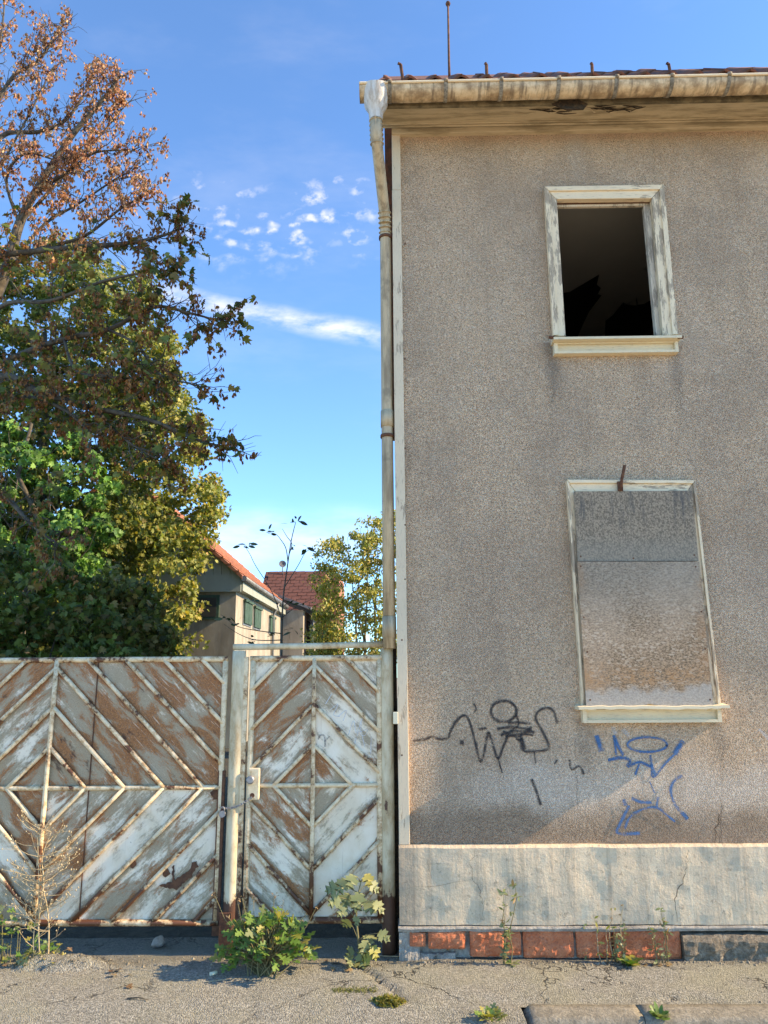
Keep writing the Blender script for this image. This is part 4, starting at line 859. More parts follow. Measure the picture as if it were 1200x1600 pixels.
def edge_dist(px, py, poly):
    best = 1e9
    for i in range(len(poly)):
        ax, ay = poly[i]; bx, by = poly[(i+1) % len(poly)]; L2 = (bx-ax)**2+(by-ay)**2; t = max(0, min(1, ((px-ax)*(bx-ax)+(py-ay)*(by-ay))/L2)); best = min(best, math.hypot(px-ax-t*(bx-ax), py-ay-t*(by-ay)))
    return best
def crown_points(poly, Y, thick, nclump, nleaf, rcl, seed, pxm=85., skip=None):
    """clumps of leaves through a crown volume: outline in the picture, depth from distance to the outline"""
    r = random.Random(seed); out = []; cen = []; xs = [p[0] for p in poly]; ys = [p[1] for p in poly]; k = 0
    while len(cen) < nclump and k < 99999:
        k += 1; px, py = r.uniform(min(xs), max(xs)), r.uniform(min(ys), max(ys))
        if not in_poly(px, py, poly) or (skip and skip(px, py, r)): continue
        e = min(1, edge_dist(px, py, poly)/pxm); dy = r.uniform(-1, 1)*thick*math.sqrt(e*(2-e)+.02); cen.append(P(px, py, Y+dy))
    for c in cen:
        rc = rcl*r.uniform(.6, 1.3); ax = (r.uniform(.8, 1.4), r.uniform(.8, 1.3), r.uniform(.5, .9))
        for _ in range(int(nleaf*r.uniform(.6, 1.4))):
            d = Vector((r.gauss(0, 1), r.gauss(0, 1), r.gauss(0, 1))).normalized()*rc*r.random()**.45; out.append((c.x+d.x*ax[0], c.y+d.y*ax[1], c.z+d.z*ax[2]))
    return np.array(out), cen
def wig(a, b, n, amp, r):
    a, b = Vector(a), Vector(b); return [a.lerp(b, k/n)+(Vector((r.gauss(0, 1), r.gauss(0, 1), r.gauss(0, 1)))*amp*(b-a).length*(1 if 0 < k < n else 0)) for k in range(n+1)]
def limbs(mb, base, top, cen, r, r0, nlimb, rl=.05):
    """trunk plus limbs reaching into the leaf clumps"""
    tr = wig(base, top, 7, .03, r); mb.tube(tr, [r0*(1-.75*k/7) for k in range(8)], 9)
    for c in r.sample(cen, min(nlimb, len(cen))):
        k = r.randint(2, 6); s = tr[k]
        if (c-s).length > 4.5: continue
        pts = wig(s, c, 4, .05, r); rr = rl*(1-.08*k); mb.tube(pts, [rr, rr*.7, rr*.5, rr*.3, rr*.12], 5, cap=False)

# ------------------------------------------------------------------ background buildings
def m_planks(nt, b, tc):
    v = tc.outputs['Object']; n1 = nt.noise(nt.vec(v, scale=(4, 4, .6)), 2, 4); return {'Base Color': nt.mix(n1, (.27, .30, .25), (.37, .40, .34)), 'Roughness': .7}
M_plank = material('grey_green_cladding', m_planks)
def m_render2(nt, b, tc):
    v = tc.outputs['Object']; n1 = nt.noise(nt.vec(v, scale=(1.4, 1.4, .5)), 1.6, 6, .65); return {'Base Color': nt.mix(nt.ss(n1, .35, .65), (.42, .37, .29), (.28, .24, .185)), 'Roughness': .9, 'Normal': nt.bump(n1, .4, .02)}
M_ochre = material('ochre_render', m_render2)
M_oroof = m_flat('orange_tiles', (.40, .15, .075), (.28, .10, .055), 3); M_rroof = m_flat('red_tiles', (.19, .065, .04), (.10, .04, .03), 4); M_redbrick = m_flat('sunlit_brick', (.42, .17, .09), (.30, .11, .06), 6)
M_zinc = m_flat('zinc', (.13, .14, .14), (.24, .25, .25), 5, .45); M_green = m_flat('green_shutter', (.022, .065, .04), (.05, .10, .07), 8); M_white = m_flat('white_render', (.62, .60, .55), (.72, .70, .66), 3)
YA = 14.0
cA = P(369, 930, YA); eA = P(379, 903, YA); hA = thing('cottage', 'ochre cottage with grey clad gable, orange roof and green shutters behind the gate', 'house', (cA.x, YA, 0))
LA, ZA, WA = 7.4, P(369, 922, YA).z, 6.4
mb = MB(); mb.box(-WA, 0, 0, LA, -.05, ZA); hw_ = mb.build('wall', M_ochre, hA)
zg0 = P(360, 898.5, YA).z; ze_ = eA.z; ex = .18; sl_ = .86
mb = MB(); mb.box(-WA-.1, ex-.05, -.10, -.002, ZA-.05, zg0); mb.build('gable_beam', M_plank, hA)
nb = 30
for k in range(nb):
    xa, xb = -WA-.05+k*(WA+.1)/nb, -WA-.05+(k+1)*(WA+.1)/nb-.012; mid = -WA/2
    zt_ = lambda x: ze_+(WA/2+.1-abs(x-mid))*sl_+.12
    mb = MB(); mb.slab([(xa, zg0+.002), (xb, zg0+.002), (xb, max(zg0+.01, zt_(xb)-.1)), (xa, max(zg0+.01, zt_(xa)-.1))], -.06-.008*(k % 2), -.002); mb.build('cladding_board', M_plank, hA)
mb = MB()
for sgn in (1, -1):
    xe_, xr_ = (ex, -WA/2) if sgn > 0 else (-WA-ex, -WA/2); ze2 = ze_+.05; zr_ = ze2+(WA/2+ex)*sl_
    b = mb.add([(xe_, -.22, ze2), (xe_, LA, ze2), (xr_, LA, zr_), (xr_, -.22, zr_), (xe_, -.22, ze2-.10), (xe_, LA, ze2-.10), (xr_, LA, zr_-.10), (xr_, -.22, zr_-.10)])
    for q in ((0, 1, 2, 3), (4, 7, 6, 5), (0, 4, 5, 1), (1, 5, 6, 2), (2, 6, 7, 3), (3, 7, 4, 0)): mb.face([b+i for i in q])
rA = mb.build('roof', M_oroof, hA)
for k in range(16):                              # roof tile courses along the sunny slope
    t = (k+.5)/16; xk, zk = ex+(-WA/2-ex)*t, ze_+.05+(WA/2+ex)*sl_*t; mb = MB(); mb.box(xk-.10, xk+.03, -.24, LA, zk+.0, zk+.028); mb.build('tile_course', M_oroof, rA)
mb = MB(); mb.box(-.02, ex, -.05, LA, ZA-.02, ze_-.06); mb.build('eave_box', M_plank, hA)
mb = MB(); mb.tube([(ex+.05, -.2, ze_-.04), (ex+.05, LA, ze_-.06)], .075, 10); mb.build('gutter', M_zinc, hA)
p = P(425, 950, 20); yy_ = None
for (pxa, pxb, pya, pyb) in ((379, 392, 937, 976), (395, 406, 947, 982), (420, 428, 962, 990)):
    def yof(px): d = ray(px, 960); t = (cA.x-CAM[0])/d[0]; return CAM[1]+d[1]*t
    ya, yb = yof(pxa)-YA, yof(pxb)-YA; zt2, zb2 = P(pxa, pya, ya+YA).z, P(pxa, pyb, ya+YA).z
    mb = MB(); mb.box(-.02, .02, ya, yb, zb2, zt2); wn_ = mb.build('window', M_zinc, hA)
    mb = MB(); mb.box(.021, .06, ya+.05, (ya+yb)/2-.01, zb2+.05, zt2-.05); mb.build('shutter', M_green, wn_); mb = MB(); mb.box(.021, .06, (ya+yb)/2+.01, yb-.05, zb2+.05, zt2-.05); mb.build('shutter', M_green, wn_)
    mb = MB(); mb.box(.0205, .09, ya, yb, zt2-.045, zt2+.02); mb.build('frame', M_green, wn_)
a, c = P(310, 930, YA), P(342, 968, YA); mb = MB(); mb.box(a.x-cA.x, c.x-cA.x, -.05, .02, c.z, a.z); wn_ = mb.build('window', M_green, hA); mb = MB(); mb.box(a.x-cA.x+.07, c.x-cA.x-.07, -.055, -.045, c.z+.07, a.z-.07); mb.build('pane', M_room, wn_)
yb = yof(424)-YA; mb = MB(); mb.tube([(ex+.05, yb, ze_-.1), (.15, yb, ze_-.35), (.07, yb, ze_-.5), (.07, yb, 0)], .045, 8); mb.build('downpipe', M_zinc, hA)
# low shed joined to the far end
YB = YA+LA+.3; b0 = P(440, 940, YB); b1 = P(474, 950, YB)
hB = thing('shed', 'low pale shed with dark sloping roof behind the cottage', 'shed', (b0.x, YB, 0)); zB = P(474, 953, YB).z
mb = MB(); mb.box(-.3, b1.x-b0.x, 0, 4.2, -.05, zB); mb.build('wall', M_ochre, hB)
xe_ = b1.x-b0.x; mb = MB(); b = mb.add([(-1.2, -.2, zB+.9), (xe_+.3, -.2, zB-.02), (xe_+.3, 4.4, zB-.02), (-1.2, 4.4, zB+.9), (-1.2, -.2, zB+1.0), (xe_+.3, -.2, zB+.08), (xe_+.3, 4.4, zB+.08), (-1.2, 4.4, zB+1.0)])
for q in ((0, 3, 2, 1), (4, 5, 6, 7), (0, 1, 5, 4), (1, 2, 6, 5), (2, 3, 7, 6), (3, 0, 4, 7)): mb.face([b+i for i in q])
mb.build('roof', M_zinc, hB)
mb = MB(); mb.box(xe_, xe_+.03, 1.2, 2.0, zB-1.2, zB-.3); mb.build('window', M_room, hB)
# tiled building farther back
YC = 27.0; c0, c1 = P(405, 895, YC), P(498, 895, YC); zr_ = P(450, 892, YC+2.2).z; ze_c = P(450, 962, YC).z
hC = thing('tiled_building', 'dark red tiled building with satellite dish beyond the cottage', 'building', (c0.x, YC, 0))
wC = c1.x-c0.x+.6; mb = MB(); mb.slab([(0, -.05), (wC, -.05), (wC, ze_c), (0, ze_c)], .1, 4.4); mb.build('wall', M_redbrick, hC)
mb = MB(); b = mb.add([(0, .05, ze_c), (0, 4.4, ze_c), (0, 2.2, zr_-.1), (wC, .05, ze_c), (wC, 4.4, ze_c), (wC, 2.2, zr_-.1)]); mb.face([b, b+1, b+2]); mb.face([b+3, b+5, b+4]); mb.build('gable', M_redbrick, hC)
rw = MB(); b = rw.add([(-.1, -.1, ze_c-.05), (wC-.1, -.1, ze_c-.05), (wC-.1, 2.2, zr_-.03), (-.1, 2.2, zr_-.03), (-.1, 4.5, ze_c-.05), (wC-.1, 4.5, ze_c-.05)]); rw.face([b, b+1, b+2, b+3]); rw.face([b+3, b+2, b+5, b+4]); rC = rw.build('roof', M_rroof, hC)
nr = 15; rC_ = random.Random(4); tmesh = MB(); tmesh.box(0, .40, 0, .23, 0, .022); tme = tmesh.mesh('roof_tile'); tme.materials.append(M_rroof); ang = math.atan2(zr_-ze_c, 2.3); Ls = math.hypot(zr_-ze_c, 2.3)
for r_ in range(14):
    for k in range(int(wC/.42)):
        o = bpy.data.objects.new('roof_tile', tme); col.objects.link(o); o.parent = rC; t = r_/14; o.location = (-.1+k*.42+(.21 if r_ % 2 else 0)*.9, -.12+2.3*t, ze_c-.04+(zr_-ze_c)*t+rC_.uniform(0, .02)); o.rotation_euler = (ang-.05+rC_.uniform(-.02, .02), rC_.uniform(-.02, .02), 0)
d_ = P(442, 884, YC+2.0); mb = MB(); mb.tube([(d_.x-c0.x, 2.0, zr_-.2), (d_.x-c0.x, 2.0, d_.z)], .03, 7); dm = mb.build('dish_mast', M_zinc, hC)
mb = MB(); cdx = Vector((d_.x-c0.x, 1.85, d_.z+.05)); nrm = Vector((.25, -1, .2)).normalized(); u = nrm.orthogonal().normalized(); v_ = nrm.cross(u)
for q, (r_, dd) in enumerate(((.02, .0), (.10, .015), (.17, .045))):
    for k in range(16): t = 2*math.pi*k/16; mb.v.append(tuple(cdx+(u*math.cos(t)+v_*math.sin(t))*r_+nrm*dd))
for q in range(2):
    for k in range(16): k2 = (k+1) % 16; mb.face([q*16+k, q*16+k2, (q+1)*16+k2, (q+1)*16+k], smooth=True)
mb.face(range(16)); mb.tube([cdx-nrm*.01, cdx+nrm*.2+Vector((0, 0, -.1))], .008, 5); mb.build('dish', m_flat('dish_grey', (.10, .10, .11), (.16, .16, .17)), hC)
# sunlit brick wall end
q0, q1 = P(499, 895, 22), P(529, 1000, 22); bw = thing('brick_wall', 'sunlit orange brick wall stub partly hidden by yellow tree', 'wall', (q0.x, 22, 0))
hB_ = q0.z; wB_ = q1.x-q0.x; brm = MB(); brm.box(0, .23, -.012, .05, 0, .065); bme = brm.mesh('brick'); bme.materials.append(M_redbrick)
mb = MB(); mb.box(0, wB_, .0, 3.0, -.05, hB_-.3); mb.build('core', M_redbrick, bw)
for k in range(3): mb = MB(); mb.box(wB_*k/3+.02, wB_*(k+1)/3-.02, .0, 3.0, hB_-.3, hB_-.02*(k*9 % 4)-(.25 if k == 1 else 0)); mb.build('coping', M_redbrick, bw)
# house at the far left, glimpsed through the leaves
a, c = P(-140, 812, 19), P(52, 840, 19); hD = thing('white_house', 'white rendered house with orange roof glimpsed through the trees', 'house', (a.x, 19, 0)); wD = c.x-a.x; zD = P(0, 905, 19).z
mb = MB(); mb.box(0, wD, 0, 6, -.05, zD); mb.build('wall', M_white, hD)
mb = MB(); zrD = P(0, 800, 21).z; b = mb.add([(-.3, -.3, zD-.1), (wD+.3, -.3, zD-.1), (wD+.3, 3, zrD), (-.3, 3, zrD), (-.3, 6.3, zD-.1), (wD+.3, 6.3, zD-.1)]); mb.face([b, b+1, b+2, b+3]); mb.face([b+3, b+2, b+5, b+4]); mb.face([b, b+3, b+4]); mb.face([b+1, b+5, b+2]); mb.build('roof', M_oroof, hD)

# ------------------------------------------------------------------ trees
# maple with brown hanging keys, its boughs over the gate
tA = thing('maple_tree', 'half bare maple with hanging brown keys on long boughs', 'tree', (P(-70, 1100, 3.2).x, 3.2, 0)); LA_ = tA.location.copy(); rA_ = random.Random(21)
boughs = [([(-70, 1100, 3.2), (-60, 800, 3.2), (-40, 560, 3.2), (10, 420, 3.2), (30, 350, 3.2), (55, 300, 3.2), (110, 215, 3.2), (165, 150, 3.1), (188, 118, 3.1)], .15, 'trunk'),
 ([(-40, 560, 3.2), (-20, 420, 2.9), (0, 400, 2.8), (120, 386, 2.6), (200, 380, 2.4), (255, 368, 2.2), (280, 357, 2.2)], .07, 'low'),
 ([(-55, 680, 3.2), (0, 590, 2.7), (60, 612, 2.5), (140, 636, 2.3), (230, 655, 2.1), (305, 686, 2.0), (354, 700, 2.0)], .07, 'low'),
 ([(-45, 600, 3.2), (20, 560, 2.9), (100, 530, 2.6), (170, 515, 2.4), (240, 480, 2.2), (295, 489, 2.0), (334, 499, 2.0)], .06, 'low'),
 ([(-45, 620, 3.2), (40, 620, 2.6), (100, 640, 2.3), (145, 680, 2.1)], .05, 'low'),
 ([(-60, 760, 3.2), (0, 770, 2.6), (50, 820, 2.3), (90, 850, 2.1)], .05, 'low'),
 ([(-40, 560, 3.2), (-30, 300, 3.4), (0, 215, 3.5), (60, 206, 3.5), (100, 190, 3.4), (130, 150, 3.4), (150, 110, 3.4)], .06, 'up'),
 ([(-30, 300, 3.4), (-10, 180, 3.6), (20, 120, 3.6), (60, 95, 3.6), (85, 60, 3.6), (98, 40, 3.6)], .045, 'up'),
 ([(-30, 300, 3.4), (-20, 160, 3.8), (-5, 100, 3.8), (5, 30, 3.8), (8, -20, 3.8)], .04, 'up'),
 ([(30, 350, 3.2), (60, 300, 3.0), (105, 270, 2.9), (150, 238, 2.8), (215, 236, 2.7)], .04, 'up'),
 ([(10, 420, 3.2), (60, 390, 2.9), (130, 370, 2.7), (190, 325, 2.5), (235, 302, 2.4)], .04, 'up'),
 ([(30, 350, 3.2), (90, 285, 3.4), (130, 240, 3.5), (175, 190, 3.5), (195, 165, 3.5)], .03, 'up'),
 ([(-40, 560, 3.2), (0, 480, 2.6), (80, 470, 2.2), (160, 440, 2.0), (225, 426, 1.9), (266, 422, 1.9)], .04, 'low'),
 ([(170, 515, 2.4), (215, 540, 2.2), (250, 585, 2.1), (300, 600, 2.0)], .02, 'low'), ([(140, 636, 2.3), (200, 690, 2.1), (250, 720, 2.0)], .02, 'low'), ([(100, 530, 2.6), (120, 580, 2.2), (180, 590, 2.1), (240, 600, 2.0)], .02, 'low'),
 ([(30, 350, 3.2), (10, 280, 3.0), (40, 240, 2.8), (90, 250, 2.7), (120, 240, 2.6)], .025, 'up'), ([(10, 420, 3.2), (70, 350, 3.5), (120, 320, 3.6), (180, 280, 3.6), (200, 270, 3.6)], .03, 'up'), ([(-30, 300, 3.4), (0, 260, 3.2), (50, 170, 3.1), (80, 110, 3.1)], .03, 'up')]
mb = MB(); keys = []; keys_low = []; gl = []
def keybunch(p, r, n=None, lst=keys):
    for _ in range(n or r.randint(4, 8)): lst.append((p.x+r.gauss(0, .022), p.y+r.gauss(0, .03), p.z-r.random()*.085))
for pts, r0, kind in boughs:
    w3 = smooth_line([P(*q) for q in pts], 5); m = len(w3)
    mb.tube([p-LA_ for p in w3], [r0*.66*(1-.9*k/(m-1))+.004 for k in range(m)], 7)
    st = 4 if kind != 'trunk' else 21
    for k in range(st, m):
        if rA_.random() < .12 and k < m-3: continue
        tg = (w3[min(k+1, m-1)]-w3[k-1]).normalized(); up = kind != 'low'
        for _ in range(2 if up else 2):
            d = (tg*.7+Vector((rA_.gauss(0, .6), rA_.gauss(0, .6), rA_.gauss(.22 if up else -.05, .55)))).normalized(); L = rA_.uniform(.20, .62)*(1-.4*k/m); bp = w3[k]
            q = [bp]; dd = d
            for s_ in range(4): dd = (dd+Vector((rA_.gauss(0, .22), rA_.gauss(0, .22), rA_.gauss(.05 if up else .0, .22)))).normalized(); q.append(q[-1]+dd*L/4)
            mb.tube([p-LA_ for p in q], [.007, .006, .005, .004, .0025], 4, cap=False)
            bare = rA_.random() < (.12 if up else .2)
            for s_ in (1, 2, 3, 4):
                d2 = (dd+Vector((rA_.gauss(0, .8), rA_.gauss(0, .8), rA_.gauss(.1, .7)))).normalized(); e = q[s_]+d2*rA_.uniform(.07, .2); mid_ = q[s_].lerp(e, .5)+Vector((0, 0, rA_.gauss(0, .012)))
                mb.tube([q[s_]-LA_, mid_-LA_, e-LA_], [.0035, .0028, .0018], 3, cap=False)
                if not bare:
                    if rA_.random() < (.66 if up else .58): keybunch(e, rA_, None, keys if up else keys_low)
                    if rA_.random() < (.42 if up else .36): keybunch(mid_, rA_, 4, keys if up else keys_low)
                    if rA_.random() < (.20 if up else .12): keybunch(q[s_], rA_, 4, keys if up else keys_low)
                    if not up and rA_.random() < .55: gl.append(tuple(e)); gl.append(tuple(mid_))
mb.build('trunk', M_bark, tA)
kp = np.array(keys)-np.array(LA_); g_ = np.random.default_rng(2)
leaf_cloud('keys', kp, g_.uniform(.040, .072, len(kp)), palette(len(kp), [(.50, .24, .12), (.40, .16, .08), (.60, .36, .20), (.22, .085, .045)], [4, 4, 3, 2], 5), tA, 4, .72, SAMARA)
kp = np.array(keys_low)-np.array(LA_); leaf_cloud('keys', kp, g_.uniform(.038, .068, len(kp)), palette(len(kp), [(.36, .15, .05), (.28, .10, .035), (.44, .22, .08)], [4, 4, 2], 55), tA, 44, .72, SAMARA)  # low keys get a darker palette: house shade put into their colour
gp = np.array(gl)-np.array(LA_); leaf_cloud('leaves', gp, g_.uniform(.07, .12, len(gp)), palette(len(gp), [(.11, .15, .03), (.22, .22, .05), (.30, .21, .06)], [4, 4, 2], 6), tA, 5, .45)

# yellowing maple behind, round crown catching the sun
polyB = [(-170, 430), (-40, 410), (90, 372), (150, 380), (200, 405), (245, 450), (262, 520), (286, 590), (314, 640), (318, 700), (330, 745), (352, 765), (328, 830), (312, 900), (300, 950), (306, 985), (285, 1050), (-170, 1050)]
YTB = 11.6; tB = thing('yellowing_tree', 'dense maple turning yellow with rounded crown beside the cottage', 'tree', (P(90, 1060, YTB).x, YTB, 0)); oB = np.array(tB.location)
pts, cen = crown_points(polyB, YTB, 1.9, 1350, 72, .32, 31, 60)
g_ = np.random.default_rng(8); n_ = len(pts); cl_ = palette(n_, [(.48, .40, .08), (.32, .35, .07), (.15, .20, .04), (.50, .30, .10), (.40, .41, .10)], [3, 5, 5, 1.0, 4], 9)
wy = np.clip((pts[:, 0]+6.2)/2.4+g_.normal(size=n_)*.18, 0, 1)[:, None]; cl_ = cl_*wy+palette(n_, [(.16, .21, .04), (.24, .27, .06), (.10, .15, .03), (.28, .22, .06)], [4, 3, 4, 1], 10)*(1-wy)  # right side paler and yellower: sunlight put into leaf colour besides autumn tone
leaf_cloud('crown', pts-oB, g_.uniform(.07, .13, n_), cl_, tB, 11, .35, face=(.7, -.45, .5))
mb = MB(); limbs(mb, Vector((0, 0, -.1)), P(70, 520, YTB)-Vector(oB), [c-Vector(oB) for c in cen], random.Random(6), .22, 60, .06); mb.build('trunk', M_bark, tB)
# ivy covered stem, fresh green
polyI = [(-60, 640), (20, 608), (90, 622), (140, 660), (146, 715), (185, 770), (190, 850), (150, 900), (60, 960), (-60, 1000)]
YI = 9.2; tI = thing('ivy_column', 'glossy green ivy climbing a dead stem inside the maple crown', 'ivy', (P(50, 1060, YI).x, YI, 0)); oI = np.array(tI.location)
pts, cen = crown_points(polyI, YI, .8, 85, 55, .24, 41, 60); n_ = len(pts)
leaf_cloud('crown', pts-oI, g_.uniform(.09, .15, n_), palette(n_, [(.13, .32, .06), (.20, .40, .09), (.06, .15, .04)], [4, 4, 3], 12), tI, 13, .5, face=(.5, -.5, .3))
mb = MB(); limbs(mb, Vector((0, 0, -.1)), P(50, 660, YI)-Vector(oI), [c-Vector(oI) for c in cen], random.Random(8), .12, 16, .03); mb.build('trunk', M_bark, tI)
# shady shrubs right behind the driveway gate
for k, (poly, Y, ncl, sd, lab, pal) in enumerate((
    ([(-120, 880), (-30, 850), (60, 870), (120, 900), (165, 930), (190, 980), (200, 1060), (-120, 1070)], 4.2, 130, 51, 'dark green elder shrub in deep shade behind the driveway gate', [(.10, .16, .035), (.16, .22, .05), (.28, .21, .07)]),
    ([(130, 910), (190, 895), (235, 920), (255, 955), (265, 990), (270, 1040), (140, 1070), (110, 950)], 5.2, 110, 52, 'brownish green shrub with drooping leaves beside the cottage wall', [(.14, .17, .04), (.24, .23, .06), (.34, .24, .08)]))):
    xm = sum(p[0] for p in poly)/len(poly); tS = thing('shrub', lab, 'shrub', (P(xm, 1060, Y).x, Y, 0)); oS = np.array(tS.location)
    pts, cen = crown_points(poly, Y, .9, ncl, 48, .22, sd, 70); n_ = len(pts)
    leaf_cloud('crown', pts-oS, g_.uniform(.065, .12, n_), palette(n_, pal, [4, 4, 2], sd), tS, sd+1, .45)
    mb = MB(); rS = random.Random(sd)
    for q in range(9):
        c = rS.choice(cen)-Vector(oS); mb.tube(wig((rS.gauss(0, .15), rS.gauss(0, .15), -.06), c, 5, .04, rS), [.03, .026, .02, .015, .01, .005], 6)
    mb.build('trunk', M_bark, tS)
# yellow-green tree by the house corner
polyD = [(490, 880), (505, 850), (528, 835), (540, 850), (552, 828), (566, 815), (574, 800), (584, 812), (596, 806), (622, 800), (660, 850), (660, 1030), (480, 1030), (488, 960), (500, 930)]
YD = 12.0; tD = thing('young_ash_tree', 'slender yellow green tree in sunlight next to the downpipe', 'tree', (P(575, 1050, YD).x, YD, 0)); oD = np.array(tD.location)
pts, cen = crown_points(polyD, YD, 1.0, 300, 60, .22, 61, 45); n_ = len(pts); cl_ = palette(n_, [(.54, .50, .13), (.40, .44, .12), (.22, .28, .07), (.60, .50, .18)], [4, 4, 3, 2], 62)
leaf_cloud('crown', pts-oD, g_.uniform(.055, .10, n_), cl_, tD, 63, .45, shape=KITE, face=(.8, -.5, .4))
mb = MB(); rD = random.Random(64)
for q, px in enumerate((560, 572, 585, 540, 598)): top = P(px+3, 815+12*abs(q-1), YD)-Vector(oD); mb.tube(wig((rD.gauss(0, .12), rD.gauss(0, .12), -.08), top, 6, .015, rD), [.04, .035, .03, .025, .018, .011, .004], 6)
for c in rD.sample(cen, 45): s_ = c-Vector(oD); mb.tube(wig((s_.x*.6, s_.y*.6, s_.z-.5), s_, 3, .04, rD), [.010, .008, .006, .003], 4, cap=False)
mb.build('trunk', m_flat('pale_bark', (.22, .16, .09), (.34, .25, .15), 14), tD)

# ------------------------------------------------------------------ single-leaf meshes for small plants
def leaf_mesh(name, kind, mat):
    mb = MB()
    if kind == 'maple':
        half = [(.0, .0), (.10, -.05), (.34, .02), (.24, .12), (.56, .26), (.44, .36), (.50, .54), (.24, .42), (.16, .50), (.36, .84), (.20, .74), (.12, .84), (.0, 1.0)]
    elif kind == 'weed': half = [(0, 0), (.06, .10), (.36, .02), (.46, .20), (.16, .34), (.12, .40), (.44, .50), (.42, .64), (.12, .66), (.22, .84), (.10, .90), (0, 1)]
    else: half = [(0, 0), (.13, .2), (.19, .45), (.14, .75), (0, 1)]
    n = len(half); b = mb.add([(0, y, -.05*y) for x, y in half]); b2 = mb.add([(x, y, .10*x*(1+.3*math.sin(9*y))-.18*y*y) for x, y in half]); b3 = mb.add([(-x, y, .10*x*(1+.3*math.sin(9*y+2))-.18*y*y) for x, y in half])
    for i, (x, y) in enumerate(half): mb.v[b+i] = (0, y, -.18*y*y)
    for i in range(n-1): mb.face([b+i, b2+i, b2+i+1, b+i+1], smooth=True); mb.face([b+i, b+i+1, b3+i+1, b3+i], smooth=True)
    me = mb.mesh(name); me.materials.append(mat); return me
LM = {(k, m): leaf_mesh('leaf', k, mat) for k in ('maple', 'weed', 'lance') for m, mat in (('green', M_wl_green), ('pale', M_wl_pale), ('dark', M_wl_dark), ('dry', M_wl_dry), ('yel', M_wl_yel))}
def put_leaf(parent, key, base, tip_dir, normal, size):
    d = Vector(tip_dir).normalized(); z = Vector(normal); z = (z-d*z.dot(d)); z = z.normalized() if z.length > 1e-4 else d.orthogonal().normalized(); x = d.cross(z)
    o = bpy.data.objects.new('leaf', LM[key]); col.objects.link(o); o.parent = parent
    o.matrix_local = Matrix(((x.x*size, d.x*size, z.x*size, base[0]), (x.y*size, d.y*size, z.y*size, base[1]), (x.z*size, d.z*size, z.z*size, base[2]), (0, 0, 0, 1))); return o
def rv(r, s=1.0): return Vector((r.gauss(0, s), r.gauss(0, s), r.gauss(0, s)))

# elder sapling in the yard
Yp = 1.6; b0 = P(440, 1010, Yp); el = thing('elder_sapling', 'thin bare elder sapling with few dark leaves rising above the pedestrian gate', 'sapling', (b0.x, Yp, 0)); o0 = el.location.copy(); rr = random.Random(5); mb = MB()
stems = [[(440, 1010), (442, 940), (449, 885), (455, 845), (462, 816)], [(443, 920), (465, 885), (476, 865), (486, 857)], [(450, 880), (447, 858), (440, 845), (430, 834), (416, 832)], [(441, 970), (425, 925), (400, 885), (390, 865), (380, 850)], [(441, 965), (460, 950), (490, 935)], [(441, 990), (400, 985), (370, 978), (345, 960)], [(441, 1000), (400, 1000), (372, 990), (350, 975)], [(452, 865), (456, 850), (448, 838), (441, 826)]]
for k, s_ in enumerate(stems):
    w3 = smooth_line([P(a, c, Yp+.12*math.sin(k*2+i*.4)) for i, (a, c) in enumerate(s_)], 4); mb.tube([p-o0 for p in w3], [(.009 if k == 0 else .005)*(1-.7*i/len(w3)) for i in range(len(w3))], 5)
mb.tube([(0, 0, -.1), P(440, 1012, Yp)-o0], .010, 6); mb.build('stem', M_bark, el)
for cx_, cy_, n in ((462, 814, 9), (416, 832, 6), (384, 852, 8), (482, 856, 6), (461, 857, 3), (450, 940, 5), (470, 945, 5), (400, 940, 4), (372, 975, 5), (355, 965, 5), (458, 985, 6), (430, 990, 5), (395, 1000, 5)):
    c = P(cx_, cy_, Yp)-o0
    for q in range(n): d = Vector((rr.gauss(0, 1), rr.gauss(0, .5), rr.gauss(-.1, .35))); put_leaf(el, ('lance', 'dark'), c+Vector((rr.gauss(0, .03), rr.gauss(0, .03), rr.gauss(0, .012))), d, rv(rr)+Vector((0, 0, 1)), rr.uniform(.05, .085))

# leafy weed clump at the middle post
cb = G(415, 1519); cb.z = -.005; bu = thing('weed_clump', 'bushy bright green weed growing at the foot of the middle gate post', 'weed', cb); rr = random.Random(12); mb = MB()
for k in range(210):
    th = rr.uniform(0, 2*math.pi); ph = math.acos(rr.uniform(.0, 1)); R = rr.uniform(.6, 1)
    p = Vector((.275*math.sin(ph)*math.cos(th)*R, .17*math.sin(ph)*math.sin(th)*R, .06+.26*math.cos(ph)*R+.02)); p.z *= 1-.35*(p.x/.3)**2
    base = Vector((rr.gauss(0, .03), rr.gauss(0, .03), 0)); mb.tube([base, base.lerp(p, .55)+Vector((0, 0, .03)), p], [.004, .003, .002], 4, cap=False)
    d = Vector((p.x*2.2, p.y*2.2, .10))+rv(rr, .25); put_leaf(bu, ('weed', 'green' if rr.random() < .82 else ('yel' if rr.random() < .5 else 'pale')), p, d, Vector((.25, -.35, 1))+rv(rr, .35), rr.uniform(.035, .085))
for k in range(12):
    x = rr.uniform(-.25, .25); h = rr.uniform(.28, .42); e = Vector((x*1.25, rr.uniform(-.1, .1), h)); mb.tube([(x*.3, 0, .1), (x, 0, h*.7), e], [.003, .002, .0015], 4, cap=False)
    for q in range(5): put_leaf(bu, ('lance', 'dry'), e+rv(rr, .012), rv(rr), rv(rr), rr.uniform(.012, .022))
mb.build('stems', M_greenstem, bu)

